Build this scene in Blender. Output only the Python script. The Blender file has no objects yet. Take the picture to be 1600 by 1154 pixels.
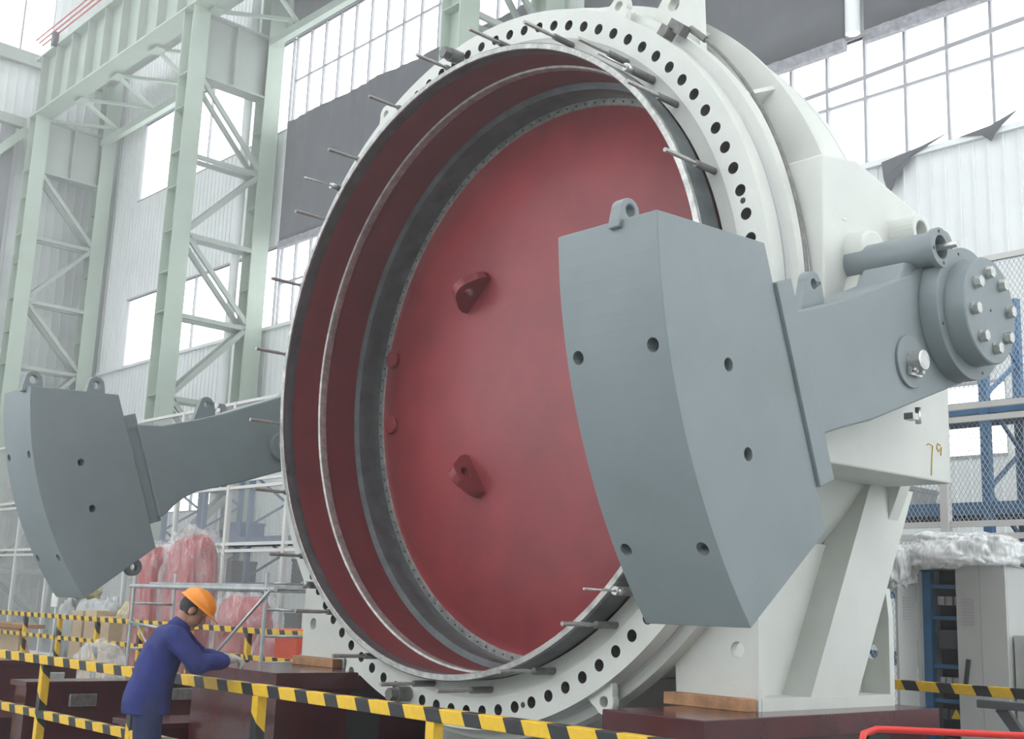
import bpy, bmesh, math, random
from mathutils import Vector, Matrix, noise
random.seed(7)
PI = math.pi
SC = bpy.context.scene
COL = SC.collection

# ------------------------------------------------------------------ camera, sky, exposure
cam_d = bpy.data.cameras.new('camera')
cam = bpy.data.objects.new('camera', cam_d)
COL.objects.link(cam)
SC.camera = cam
cam_d.sensor_fit = 'HORIZONTAL'
cam_d.sensor_width = 36.0
cam_d.lens = 36.0 * 1866.0 / 1600.0
cam_d.clip_end = 300
def cam_matrix():
    yaw, pitch, roll = [math.radians(a) for a in (-47.494, 11.38, 2.192)]
    fwd = Vector((math.sin(yaw) * math.cos(pitch), math.cos(yaw) * math.cos(pitch), math.sin(pitch)))
    right = Vector((math.cos(yaw), -math.sin(yaw), 0))
    up = right.cross(fwd)
    r2 = math.cos(roll) * right + math.sin(roll) * up
    u2 = -math.sin(roll) * right + math.cos(roll) * up
    m = Matrix((r2, u2, -fwd)).transposed().to_4x4()
    m.translation = Vector((0, 0, 1.6))
    return m
cam.matrix_world = cam_matrix()

world = bpy.data.worlds.new('overcast_sky')
SC.world = world
world.use_nodes = True
wb = world.node_tree.nodes['Background']
wb.inputs['Color'].default_value = (0.93, 0.97, 1.0, 1)
wb.inputs['Strength'].default_value = 3.5
SC.view_settings.view_transform = 'Standard'
SC.view_settings.look = 'None'
SC.view_settings.gamma = 1
SC.view_settings.use_curve_mapping = False
SC.view_settings.exposure = 0.22

# ------------------------------------------------------------------ materials
def mat(name, col, rough=0.5, metal=0.0, var=0.0, vscale=3.0, bump=0.0, bscale=40.0, spec=0.5, alpha=1.0, trans=0.0, stain=None):
    m = bpy.data.materials.new(name)
    m.use_nodes = True
    nt = m.node_tree
    b = nt.nodes['Principled BSDF']
    b.inputs['Base Color'].default_value = (*col, 1)
    b.inputs['Roughness'].default_value = rough
    b.inputs['Metallic'].default_value = metal
    b.inputs['Specular IOR Level'].default_value = spec
    b.inputs['Alpha'].default_value = alpha
    b.inputs['Transmission Weight'].default_value = trans
    tc = nt.nodes.new('ShaderNodeTexCoord')
    if var or stain:
        n = nt.nodes.new('ShaderNodeTexNoise')
        n.inputs['Scale'].default_value = vscale
        n.inputs['Detail'].default_value = 6
        n.inputs['Roughness'].default_value = 0.65
        nt.links.new(tc.outputs['Object'], n.inputs['Vector'])
        r = nt.nodes.new('ShaderNodeValToRGB')
        lo = stain if stain else tuple(c * (1 - var) for c in col)
        hi = tuple(min(1, c * (1 + var)) for c in col)
        r.color_ramp.elements[0].position = 0.32
        r.color_ramp.elements[1].position = 0.68
        r.color_ramp.elements[0].color = (*lo, 1)
        r.color_ramp.elements[1].color = (*hi, 1)
        nt.links.new(n.outputs['Fac'], r.inputs['Fac'])
        nt.links.new(r.outputs['Color'], b.inputs['Base Color'])
    if bump:
        n2 = nt.nodes.new('ShaderNodeTexNoise')
        n2.inputs['Scale'].default_value = bscale
        n2.inputs['Detail'].default_value = 4
        nt.links.new(tc.outputs['Object'], n2.inputs['Vector'])
        bp = nt.nodes.new('ShaderNodeBump')
        bp.inputs['Strength'].default_value = bump
        bp.inputs['Distance'].default_value = 0.02
        nt.links.new(n2.outputs['Fac'], bp.inputs['Height'])
        nt.links.new(bp.outputs['Normal'], b.inputs['Normal'])
    return m

def stripe_mat(name, horizontal=True, period=0.33, dark=0.42, skew=1.0):
    m = mat(name, (0.75, 0.47, 0.02), 0.45)
    nt = m.node_tree
    b = nt.nodes['Principled BSDF']
    tc = nt.nodes.new('ShaderNodeTexCoord')
    sp = nt.nodes.new('ShaderNodeSeparateXYZ')
    nt.links.new(tc.outputs['Object'], sp.inputs[0])
    def mth(op, a, bb):
        n = nt.nodes.new('ShaderNodeMath'); n.operation = op
        for i, v in enumerate((a, bb)):
            if v is None: continue
            if isinstance(v, (int, float)): n.inputs[i].default_value = v
            else: nt.links.new(v, n.inputs[i])
        return n.outputs[0]
    if horizontal:
        s = mth('SUBTRACT', sp.outputs[0], mth('MULTIPLY', sp.outputs[2], -0.5 * skew))
    else:
        s = mth('ADD', sp.outputs[2], mth('MULTIPLY', mth('ADD', sp.outputs[0], sp.outputs[1]), 0.9 * skew))
    fr = mth('FRACT', mth('DIVIDE', s, period), None)
    lt = mth('LESS_THAN', fr, dark)
    nz = nt.nodes.new('ShaderNodeTexNoise'); nz.inputs['Scale'].default_value = 25
    nt.links.new(tc.outputs['Object'], nz.inputs['Vector'])
    mx0 = nt.nodes.new('ShaderNodeMix'); mx0.data_type = 'RGBA'
    nt.links.new(nz.outputs['Fac'], mx0.inputs['Factor'])
    mx0.inputs['A'].default_value = (0.62, 0.36, 0.015, 1)
    mx0.inputs['B'].default_value = (0.86, 0.55, 0.03, 1)
    mx = nt.nodes.new('ShaderNodeMix'); mx.data_type = 'RGBA'
    nt.links.new(lt, mx.inputs['Factor'])
    nt.links.new(mx0.outputs['Result'], mx.inputs['A'])
    mx.inputs['B'].default_value = (0.02, 0.02, 0.022, 1)
    nt.links.new(mx.outputs['Result'], b.inputs['Base Color'])
    return m

M = {}
M['white'] = mat('white_machine_paint', (0.61, 0.62, 0.58), 0.5, var=0.05, vscale=2.2, bump=0.12, bscale=90)
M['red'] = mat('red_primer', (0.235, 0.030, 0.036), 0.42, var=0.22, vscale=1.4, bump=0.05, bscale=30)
M['red_shaded'] = mat('shaded_red_primer', (0.150, 0.021, 0.027), 0.45, var=0.2, vscale=1.6)  # same primer as the disc, darkened for the shade inside the bore
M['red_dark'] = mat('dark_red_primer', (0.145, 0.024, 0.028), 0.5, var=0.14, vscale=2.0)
M['seat'] = mat('worn_grey_steel', (0.075, 0.085, 0.09), 0.42, 0.15, var=0.45, vscale=5)
M['steel'] = mat('bright_steel', (0.55, 0.55, 0.53), 0.32, 0.9, var=0.25, vscale=20)
M['rim'] = mat('machined_rim_steel', (0.42, 0.42, 0.40), 0.45, 0.7, var=0.35, vscale=14)
M['studmat'] = mat('oiled_stud_steel', (0.16, 0.155, 0.15), 0.4, 0.3, var=0.3, vscale=12)
M['grey'] = mat('blue_grey_paint', (0.198, 0.230, 0.238), 0.5, var=0.07, vscale=1.8, bump=0.04, bscale=60)
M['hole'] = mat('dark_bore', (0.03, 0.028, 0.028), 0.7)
M['plinth'] = mat('oxide_red_paint', (0.066, 0.011, 0.015), 0.17, var=0.3, vscale=3)
M['wood'] = mat('raw_timber', (0.38, 0.20, 0.10), 0.8, var=0.35, vscale=9)
M['green'] = mat('pale_green_steel_paint', (0.43, 0.51, 0.43), 0.55, var=0.06, vscale=1.0)
M['green2'] = mat('grey_green_steel_paint', (0.38, 0.42, 0.38), 0.55, var=0.06, vscale=1.0)
M['sheet'] = mat('white_wall_sheet', (0.78, 0.80, 0.79), 0.5, var=0.05, vscale=0.8)
M['sheet_grey'] = mat('grey_wall_sheet', (0.45, 0.46, 0.46), 0.6, var=0.08, vscale=0.8)
M['frame'] = mat('window_frame_paint', (0.34, 0.34, 0.36), 0.6)
M['curtain'] = mat('charcoal_curtain', (0.105, 0.108, 0.118), 0.9, var=0.15, vscale=1.5)
M['fence'] = mat('cream_fence_paint', (0.66, 0.65, 0.62), 0.5)
M['wire'] = mat('galvanised_wire', (0.42, 0.42, 0.41), 0.5, 0.3)
M['blue'] = mat('blue_rack_paint', (0.04, 0.15, 0.30), 0.45, var=0.15, vscale=4)
M['bluegrey'] = mat('faded_blue_rack_paint', (0.13, 0.19, 0.30), 0.5, var=0.15, vscale=4)
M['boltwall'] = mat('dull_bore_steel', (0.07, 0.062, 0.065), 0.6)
M['hem'] = mat('frayed_grey_hem', (0.26, 0.26, 0.28), 0.9, var=0.4, vscale=9)
M['studtip'] = mat('plain_stud_steel', (0.36, 0.35, 0.33), 0.35, 0.45, var=0.2, vscale=15)
M['floor'] = mat('grey_floor_paint', (0.24, 0.26, 0.26), 0.3, var=0.18, vscale=0.8)
M['stripe'] = stripe_mat('hazard_stripe_rail')
M['stripe_v'] = stripe_mat('hazard_stripe_post', False, 0.42, 0.45)
M['cab'] = mat('light_grey_cabinet_paint', (0.52, 0.53, 0.51), 0.45, var=0.03)
M['dark'] = mat('black_plastic', (0.025, 0.025, 0.028), 0.5)
M['darkgrey'] = mat('dark_grey_plastic', (0.09, 0.09, 0.1), 0.5)
M['lightgrey'] = mat('light_plastic', (0.55, 0.55, 0.54), 0.5)
M['card'] = mat('cardboard', (0.50, 0.38, 0.25), 0.85, var=0.12, vscale=4)
M['yellowbag'] = mat('yellowish_sacking', (0.50, 0.45, 0.25), 0.8, var=0.3, vscale=6)
M['tubered'] = mat('bright_red_paint', (0.62, 0.03, 0.02), 0.35)
M['orange_red'] = mat('orange_red_paint', (0.62, 0.07, 0.03), 0.4, var=0.15)
M['pinkred'] = mat('pinkish_red_casting_paint', (0.36, 0.03, 0.035), 0.4, var=0.25, vscale=4)
M['alu'] = mat('scaffold_tube', (0.46, 0.47, 0.47), 0.38, 0.75, var=0.2, vscale=6)
M['creamgreen'] = mat('pale_cream_machine_paint', (0.55, 0.58, 0.47), 0.5)
M['jacket'] = mat('royal_blue_work_cotton', (0.018, 0.026, 0.145), 0.85, var=0.3, vscale=5, bump=0.3, bscale=14)
M['trouser'] = mat('navy_work_cotton', (0.020, 0.028, 0.085), 0.85, var=0.35, vscale=6, bump=0.3, bscale=14)
M['skin'] = mat('tanned_skin', (0.36, 0.17, 0.11), 0.55, var=0.1, vscale=12)
M['hair'] = mat('greying_black_hair', (0.035, 0.033, 0.033), 0.8, var=0.5, vscale=60)
M['helmet'] = mat('orange_helmet_plastic', (0.80, 0.26, 0.02), 0.3)
M['glove'] = mat('dirty_white_glove', (0.42, 0.40, 0.37), 0.9, var=0.3, vscale=20)
M['shoe'] = mat('black_shoe', (0.02, 0.02, 0.02), 0.5)
M['sticker'] = mat('yellow_sticker', (0.8, 0.6, 0.03), 0.5)
M['ochre'] = mat('ochre_paint_marker', (0.62, 0.40, 0.08), 0.7)
M['paper'] = mat('white_paper', (0.75, 0.75, 0.73), 0.7)
M['redled'] = mat('red_plastic', (0.6, 0.03, 0.02), 0.4)

def film_mat(name, tint, density, bstr=0.9):
    m = bpy.data.materials.new(name); m.use_nodes = True
    nt = m.node_tree; nt.nodes.clear()
    out = nt.nodes.new('ShaderNodeOutputMaterial')
    tr = nt.nodes.new('ShaderNodeBsdfTransparent')
    pb = nt.nodes.new('ShaderNodeBsdfPrincipled')
    pb.inputs['Base Color'].default_value = (*tint, 1); pb.inputs['Roughness'].default_value = 0.22
    tc = nt.nodes.new('ShaderNodeTexCoord'); nz = nt.nodes.new('ShaderNodeTexNoise')
    mp = nt.nodes.new('ShaderNodeMapping'); mp.inputs['Scale'].default_value = (9, 9, 2.2)
    nt.links.new(tc.outputs['Object'], mp.inputs[0]); nt.links.new(mp.outputs[0], nz.inputs['Vector'])
    nz.inputs['Scale'].default_value = 1.2; nz.inputs['Detail'].default_value = 5; nz.inputs['Distortion'].default_value = 1.5
    rp = nt.nodes.new('ShaderNodeValToRGB')
    rp.color_ramp.elements[0].position = 0.35; rp.color_ramp.elements[1].position = 0.7
    rp.color_ramp.elements[0].color = (density * 0.35,) * 3 + (1,); rp.color_ramp.elements[1].color = (min(1, density * 1.5),) * 3 + (1,)
    nt.links.new(nz.outputs['Fac'], rp.inputs['Fac'])
    bp = nt.nodes.new('ShaderNodeBump'); bp.inputs['Strength'].default_value = bstr; bp.inputs['Distance'].default_value = 0.05
    nt.links.new(nz.outputs['Fac'], bp.inputs['Height']); nt.links.new(bp.outputs['Normal'], pb.inputs['Normal'])
    mx = nt.nodes.new('ShaderNodeMixShader')
    nt.links.new(rp.outputs['Color'], mx.inputs['Fac']); nt.links.new(tr.outputs[0], mx.inputs[1]); nt.links.new(pb.outputs[0], mx.inputs[2])
    nt.links.new(mx.outputs[0], out.inputs[0])
    return m
M['film'] = film_mat('clear_wrap_film', (0.85, 0.85, 0.85), 0.25, 0.6)
M['filmw'] = film_mat('milky_dust_sheet', (0.93, 0.94, 0.93), 0.85, 0.35)
M['glass'] = film_mat('dusty_window_glass', (0.9, 0.93, 0.95), 0.02)

# ------------------------------------------------------------------ mesh helpers
class MB:
    def __init__(s): s.v = []; s.f = []; s.sm = []; s.mi = []
    def add(s, vs, fs, smooth=False, mi=0):
        s.mi += [mi] * len(fs)
        b = len(s.v); s.v += [tuple(p) for p in vs]
        s.f += [tuple(i + b for i in f) for f in fs]; s.sm += [smooth] * len(fs)
        return s
    def box(s, c, d, R=None):
        c = Vector(c); h = Vector(d) / 2; vs = []
        for x in (-1, 1):
            for y in (-1, 1):
                for z in (-1, 1):
                    p = Vector((x * h.x, y * h.y, z * h.z))
                    vs.append(c + (R @ p if R else p))
        return s.add(vs, [(0, 1, 3, 2), (4, 6, 7, 5), (0, 4, 5, 1), (2, 3, 7, 6), (0, 2, 6, 4), (1, 5, 7, 3)])
    def bx(s, x0, x1, y0, y1, z0, z1):
        return s.box(((x0 + x1) / 2, (y0 + y1) / 2, (z0 + z1) / 2), (abs(x1 - x0), abs(y1 - y0), abs(z1 - z0)))
    def bar(s, p0, p1, w, h, up=(0, 0, 1)):
        p0, p1 = Vector(p0), Vector(p1); d = (p1 - p0); L = d.length; d.normalize()
        upv = Vector(up)
        if abs(d.dot(upv)) > 0.98: upv = Vector((0, 1, 0))
        sx = d.cross(upv).normalized(); uz = sx.cross(d).normalized()
        R = Matrix((d, sx, uz)).transposed()
        return s.box((p0 + p1) / 2, (L, w, h), R)
    def tube(s, p0, p1, r0, r1=None, n=16, cap=True):
        r1 = r0 if r1 is None else r1
        p0, p1 = Vector(p0), Vector(p1); d = (p1 - p0).normalized()
        a = d.orthogonal().normalized(); b = d.cross(a)
        vs = []
        for p, r in ((p0, r0), (p1, r1)):
            for i in range(n):
                t = 2 * PI * i / n; vs.append(p + a * r * math.cos(t) + b * r * math.sin(t))
        s.add(vs, [(i, (i + 1) % n, n + (i + 1) % n, n + i) for i in range(n)], True)
        if cap:
            s.add(vs[:n], [tuple(range(n))[::-1]]); s.add(vs[n:], [tuple(range(n))])
        return s
    def path(s, pts, r, n=8):
        pts = [Vector(p) for p in pts]; rings = []; a = None
        for i, p in enumerate(pts):
            d = (pts[min(i + 1, len(pts) - 1)] - pts[max(i - 1, 0)]).normalized()
            a = d.orthogonal().normalized() if a is None else (a - d * a.dot(d)).normalized()
            b = d.cross(a)
            rings.append([p + a * r * math.cos(2 * PI * k / n) + b * r * math.sin(2 * PI * k / n) for k in range(n)])
        vs = [q for R in rings for q in R]; fs = []
        for i in range(len(pts) - 1):
            for k in range(n): fs.append((i * n + k, i * n + (k + 1) % n, (i + 1) * n + (k + 1) % n, (i + 1) * n + k))
        s.add(vs, fs, True)
        s.add(rings[0], [tuple(range(n))[::-1]]); s.add(rings[-1], [tuple(range(n))])
        return s
    def lathe(s, prof, o, axis, n=64, closed=False, a0=0, a1=2 * PI, smooth=True):
        # prof: (radius, distance along axis)
        o = Vector(o); ax = Vector(axis).normalized()
        u = Vector((1, 0, 0)) if abs(ax.x) < 0.9 else Vector((0, 1, 0))
        u = (u - ax * u.dot(ax)).normalized(); w = Vector((0, 0, 1))
        w = (w - ax * w.dot(ax) - u * w.dot(u)).normalized()
        full = abs(a1 - a0 - 2 * PI) < 1e-6; cnt = n if full else n + 1
        P = prof + [prof[0]] if closed else prof
        for j in range(len(P) - 1):
            vs = []
            for i in range(cnt):
                t = a0 + (a1 - a0) * i / n
                e = u * math.cos(t) + w * math.sin(t)
                vs.append(o + e * P[j][0] + ax * P[j][1]); vs.append(o + e * P[j + 1][0] + ax * P[j + 1][1])
            fs = [(2 * i, 2 * ((i + 1) % cnt), 2 * ((i + 1) % cnt) + 1, 2 * i + 1) for i in range(n)]
            s.add(vs, fs, smooth)
        return s
    def prism(s, poly, to3, t0, t1, smooth=False):
        # poly: list of 2d points, to3(a, b, t) -> 3d
        n = len(poly)
        vs = [to3(a, b, t0) for a, b in poly] + [to3(a, b, t1) for a, b in poly]
        s.add(vs, [tuple(range(n))[::-1], tuple(range(n, 2 * n))])
        s.add(vs, [(i, (i + 1) % n, n + (i + 1) % n, n + i) for i in range(n)], smooth)
        return s
    def ring_prism(s, c2, outer, inner, to3, t0, t1):
        n = len(outer)
        vs = []
        for t in (t0, t1):
            vs += [to3(a, b, t) for a, b in outer] + [to3(a, b, t) for a, b in inner]
        fs = []
        for i in range(n):
            j = (i + 1) % n
            fs += [(i, j, n + j, n + i), (2 * n + j, 2 * n + i, 3 * n + i, 3 * n + j), (i, 2 * n + i, 2 * n + j, j), (n + i, n + j, 3 * n + j, 3 * n + i)]
        return s.add(vs, fs)
    def ell(s, c, r, R=None, seg=16, rings=10):
        c = Vector(c); vs = []; fs = []
        for i in range(rings + 1):
            ph = PI * i / rings
            for k in range(seg):
                th = 2 * PI * k / seg
                p = Vector((r[0] * math.sin(ph) * math.cos(th), r[1] * math.sin(ph) * math.sin(th), r[2] * math.cos(ph)))
                vs.append(c + (R @ p if R else p))
        for i in range(rings):
            for k in range(seg): fs.append((i * seg + k, (i + 1) * seg + k, (i + 1) * seg + (k + 1) % seg, i * seg + (k + 1) % seg))
        return s.add(vs, fs, True)
    def loft(s, secs, R, n=36, pw=1.0):
        rg = []
        for c, rx, ry in secs:
            rg.append([Vector(c) + R @ Vector((math.copysign(abs(math.cos(t)) ** pw, math.cos(t)) * rx, math.copysign(abs(math.sin(t)) ** pw, math.sin(t)) * ry, 0)) for t in [2 * PI * k / n for k in range(n)]])
        vs = [p for r in rg for p in r]
        s.add(vs, [(i * n + k, i * n + (k + 1) % n, (i + 1) * n + (k + 1) % n, (i + 1) * n + k) for i in range(len(rg) - 1) for k in range(n)], True)
        s.add(rg[0], [tuple(range(n))[::-1]], True); s.add(rg[-1], [tuple(range(n))], True)
        return s
    def cap(s, p0, p1, r0, r1):
        s.tube(p0, p1, r0, r1, 16); s.ell(p0, (r0,) * 3, None, 14, 8); s.ell(p1, (r1,) * 3, None, 14, 8); return s
    def build(s, name, m, parent=None, bevel=0.0, merge=True, weld=1e-5, m2=None):
        me = bpy.data.meshes.new(name)
        off = Vector((0, 0, 0))
        if parent is not None:
            q = parent
            while q is not None: off += Vector(q.location); q = q.parent
        me.from_pydata([tuple(Vector(p) - off) for p in s.v], [], s.f)
        me.polygons.foreach_set('use_smooth', s.sm); me.polygons.foreach_set('material_index', s.mi)
        bm = bmesh.new(); bm.from_mesh(me)
        if merge: bmesh.ops.remove_doubles(bm, verts=bm.verts, dist=weld)
        bmesh.ops.recalc_face_normals(bm, faces=bm.faces)
        bm.to_mesh(me); bm.free()
        me.materials.append(m)
        if m2: me.materials.append(m2)
        if merge:
            flags = [p.use_smooth for p in me.polygons]
            me.set_sharp_from_angle(angle=math.radians(38))
            me.polygons.foreach_set('use_smooth', flags)
        o = bpy.data.objects.new(name, me); COL.objects.link(o)
        if parent is not None: o.parent = parent
        if bevel:
            b = o.modifiers.new('bevel', 'BEVEL'); b.width = bevel; b.segments = 2; b.limit_method = 'ANGLE'; b.angle_limit = math.radians(40)
        return o

def thing(name, label, cat, loc=(0, 0, 0), group=None):
    o = bpy.data.objects.new(name, None); COL.objects.link(o)
    o.location = loc; o.empty_display_size = 0.2
    o['label'] = label; o['category'] = cat
    if group: o['group'] = group
    return o
def tag(o, label, cat, group=None, kind=None):
    o['label'] = label; o['category'] = cat
    if group: o['group'] = group
    if kind: o['kind'] = kind
    return o
def struct(o): o['kind'] = 'structure'; return o
def bake(o):
    dg = bpy.context.evaluated_depsgraph_get(); dg.update()
    me = bpy.data.meshes.new_from_object(o.evaluated_get(dg))
    o.modifiers.clear(); o.data = me; return o
def cut(o, cutter_mb):
    c = cutter_mb.build('cutter', M['hole'], o.parent)
    md = o.modifiers.new('b', 'BOOLEAN'); md.operation = 'DIFFERENCE'; md.object = c; md.solver = 'EXACT'
    bake(o)
    bpy.data.objects.remove(c); return o
def circ(cx, cy, r, n=24, a0=0.0, a1=2 * PI, end=False):
    k = n + (1 if end else 0)
    return [(cx + r * math.cos(a0 + (a1 - a0) * i / n), cy + r * math.sin(a0 + (a1 - a0) * i / n)) for i in range(k)]
def lug(mb, to3, t0, t1, R, rh, base, hw, n=24):
    # eye plate: rounded top radius R about the origin (a sideways, b up), base at b=-base with half width hw, hole rh
    out = []
    tang = math.asin(min(0.95, (hw - R) / math.hypot(base, hw) if hw > R else 0))
    for i in range(n):
        t = -PI / 2 + 2 * PI * i / n
        out.append((R * math.cos(t), R * math.sin(t)))
    # project lower ones onto the base line
    o2 = []
    for a, b in out:
        if b < 0.02 * R:
            t = max(-1, min(1, a / R)); f = 1.0
            if abs(b) < 0.75 * R and abs(a) > 0.5 * R: o2.append(((1 if a > 0 else -1) * (R + (hw - R) * (-b / (0.75 * R)) if b < 0 else R), -base * (-b / (0.75 * R))))
            else: o2.append((a / R * hw, -base))
        else: o2.append((a, b))
    inn = circ(0, 0, rh, n, -PI / 2, -PI / 2 + 2 * PI)
    mb.ring_prism((0, 0), o2, inn, to3, t0, t1)
    return mb

# ------------------------------------------------------------------ the hall
YW = 17.9; XL = -43.5; XR = 8.0; ZT = 27.0
fl = MB().bx(XL - .3, XR, -12, YW + .3, -0.2, 0).build('floor', M['floor']); struct(fl)
def wall_with_openings(mb, x0, x1, z0, z1, y0, y1, opens):
    zs = sorted(set([z0, z1] + [o[2] for o in opens] + [o[3] for o in opens]))
    for a, b in zip(zs[:-1], zs[1:]):
        cuts = sorted([(o[0], o[1]) for o in opens if o[2] <= a + 1e-6 and o[3] >= b - 1e-6])
        x = x0
        for c0, c1 in cuts:
            if c0 > x: mb.bx(x, c0, y0, y1, a, b)
            x = c1
        if x < x1: mb.bx(x, x1, y0, y1, a, b)
    return mb
OP = [(-36.0, -32.3, 4.25, 5.36), (-10.6, -8.2, 4.25, 5.36), (-40.1, 6.0, 9.5, 11.95), (-40.1, -17.4, 15.7, 18.65)]
mb = MB(); wall_with_openings(mb, XL, XR, 0, ZT, YW, YW + .2, OP)
x = XL + .2
while x < XR - .1:      # standing seams of the sheeting, broken at the openings
    for z0, z1 in ((0, 4.2), (5.4, 9.42), (12.0, 15.65), (18.7, ZT)):
        mb.bx(x - .012, x + .012, YW - .03, YW, z0, z1)
    if x < -40.2:
        mb.bx(x - .012, x + .012, YW - .03, YW, 9.42, 12); mb.bx(x - .012, x + .012, YW - .03, YW, 15.65, 18.7)
    x += .25
struct(mb.build('wall_back', M['sheet']))
mb = MB()
for z0, z1, ya, yb in ((0, 21.4, -12, YW), (25.2, ZT, -12, YW), (21.4, 25.2, 15.4, YW), (21.4, 25.2, -12, 4)):
    mb.bx(XL - .2, XL, ya, yb, z0, z1)
y = -11.8
while y < YW:
    mb.bx(XL, XL + .035, y - .015, y + .015, 0, 21.3)
    if y > 15.4: mb.bx(XL, XL + .035, y - .015, y + .015, 21.3, ZT)
    y += .33
struct(mb.build('wall_left', M['sheet']))
mb = MB().bx(XL - .2, XR, -12.2, -12, 0, 4.5); mb.bx(XL - .2, XR, -12.2, -12, 14, ZT)  # unseen near wall, its open band shaped to limit daylight on the valve
struct(mb.build('wall_front', M['sheet']))
mb = MB().bx(XR, XR + .2, -12.2, YW + .2, 0, 2.5); mb.bx(XR, XR + .2, -12.2, YW + .2, 22, ZT); mb.bx(XR, XR + .2, -12.2, 6.5, 2.5, 22)  # unseen right wall, its solid part placed to keep light off the left lever
struct(mb.build('wall_right', M['sheet']))
# windows
def window(name, x0, x1, z0, z1, step, hz):
    w = MB()
    w.bx(x0, x1, YW - .02, YW + .1, z0 - .05, z0); w.bx(x0, x1, YW - .02, YW + .1, z1, z1 + .05)
    x = x0
    while x <= x1 + .01:
        w.bx(x - .025, x + .025, YW + .02, YW + .1, z0, z1); x += step
    for z in hz: w.bx(x0, x1, YW + .03, YW + .09, z - .025, z + .025)
    o = struct(w.build(name, M['frame']))
    g = MB().bx(x0, x1, YW + .055, YW + .063, z0, z1).build('window_pane', M['glass'], o)
    return o
window('window_1', -29.9, 6.0, 9.5, 11.95, .775, [10.78])
window('window_2', -29.9, -17.4, 15.7, 18.65, .775, [17.2])
window('window_6', -40.1, -30.0, 9.5, 11.95, 5.0, [])
window('window_7', -40.1, -30.0, 15.7, 18.65, 5.0, [])
window('window_3', -36.0, -32.3, 4.25, 5.36, .925, [])
window('window_4', -10.6, -8.2, 4.25, 5.36, 1.2, [])
w = MB()
w.bx(XL - .12, XL - .02, 4, 15.4, 21.4, 21.5); 
y = 4
while y < 15.5: w.bx(XL - .12, XL - .04, y - .03, y + .03, 21.4, 25.2); y += 1.14
o = struct(w.build('window_5', M['frame'])); MB().bx(XL - .09, XL - .08, 4, 15.4, 21.4, 25.2).build('window_pane', M['glass'], o)
# sill rail along the foot of the windows and wall girt
struct(MB().bx(XL, XR, YW - .1, YW, 9.4, 9.5).build('trim_1', M['sheet']))
struct(MB().bx(XL + .04, XL + .3, -12, YW - .1, 20.9, 21.4).build('trim_2', M['green2']))
# drooping service pipe in front of the windows
mb = MB(); mb.path([(-17.3, YW - .35, 10.78), (-14, YW - .35, 10.85), (-11.3, YW - .35, 10.93), (-9, YW - .35, 11.02), (-7.6, YW - .35, 11.07), (-4, YW - .35, 11.14), (5, YW - .35, 11.2)], .04)
tag(mb.build('service_pipe', M['frame']), 'thin dark pipe sagging across the right-hand windows', 'pipe')

# roof with skylight strips, open towards the camera side
mb = MB()
x = XL - .2; k = 0
while x < XR:
    if k % 2 == 0: mb.bx(x, x + 3.0, -12, YW + .2, ZT, ZT + .2)
    x += 3.0; k += 1
struct(mb.build('ceiling', M['sheet_grey']))

# ------------------------------------------------------------------ crane columns
YF, YB = 14.8, 17.35
levels = [16.45, 14.05, 11.7, 9.35, 7.0, 4.65, 2.3, 0.3]
def column(x, label, front_h=18.5, tall=24.5):
    t = thing('laced_steel_column', label, 'column', (x, YF, 0), 'laced crane columns along the window wall')
    def leg(y, w, zt):
        b = MB()
        b.bx(x - w / 2, x - w / 2 + .03, y - .27, y + .27, 0, zt); b.bx(x + w / 2 - .03, x + w / 2, y - .27, y + .27, 0, zt)
        b.bx(x - w / 2 + .03, x + w / 2 - .03, y - .015, y + .015, 0, zt)
        for z in levels + [10.5, 13, 15.4]:
            b.bx(x - w / 2 + .03, x + w / 2 - .03, y - .25, y + .25, z - .01, z + .01)
        b.build('leg', M['green'], t)
    leg(YF, .62, front_h); leg(YB, .55, tall)
    b = MB().bx(x - .05, x + .05, YF + .25, YB - .25, 16.5, 18.4)
    b.bx(x - .25, x + .25, YF + .25, YB - .25, 16.44, 16.5); b.bx(x - .25, x + .25, YF + .25, YB - .25, 18.4, 18.46); b.bx(x - .2, x + .2, (YF + YB) / 2 - .02, (YF + YB) / 2 + .02, 16.5, 18.4)
    b.build('head_beam', M['green2'], t)
    side = 0
    for i in range(len(levels) - 1):
        za, zb = levels[i], levels[i + 1]
        for dx in (-.22, .22):
            if i: MB().bar((x + dx, YF + .25, za - .05), (x + dx, YB - .25, za - .05), .09, .13).build('lacing_strut', M['green2'], t)
            ya, yb = (YF + .25, YB - .25) if side == 0 else (YB - .25, YF + .25)
            MB().bar((x + dx, ya, za - .1), (x + dx, yb, zb + .12), .09, .14).build('lacing_diagonal', M['green2'], t)
        side = 1 - side
    return t
column(-42.1, 'pale green laced crane column in the far left corner')
column(-30.4, 'pale green laced crane column standing beside the brightest windows')
column(-18.2, 'pale green laced crane column rising behind the red-lined ring')
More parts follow.
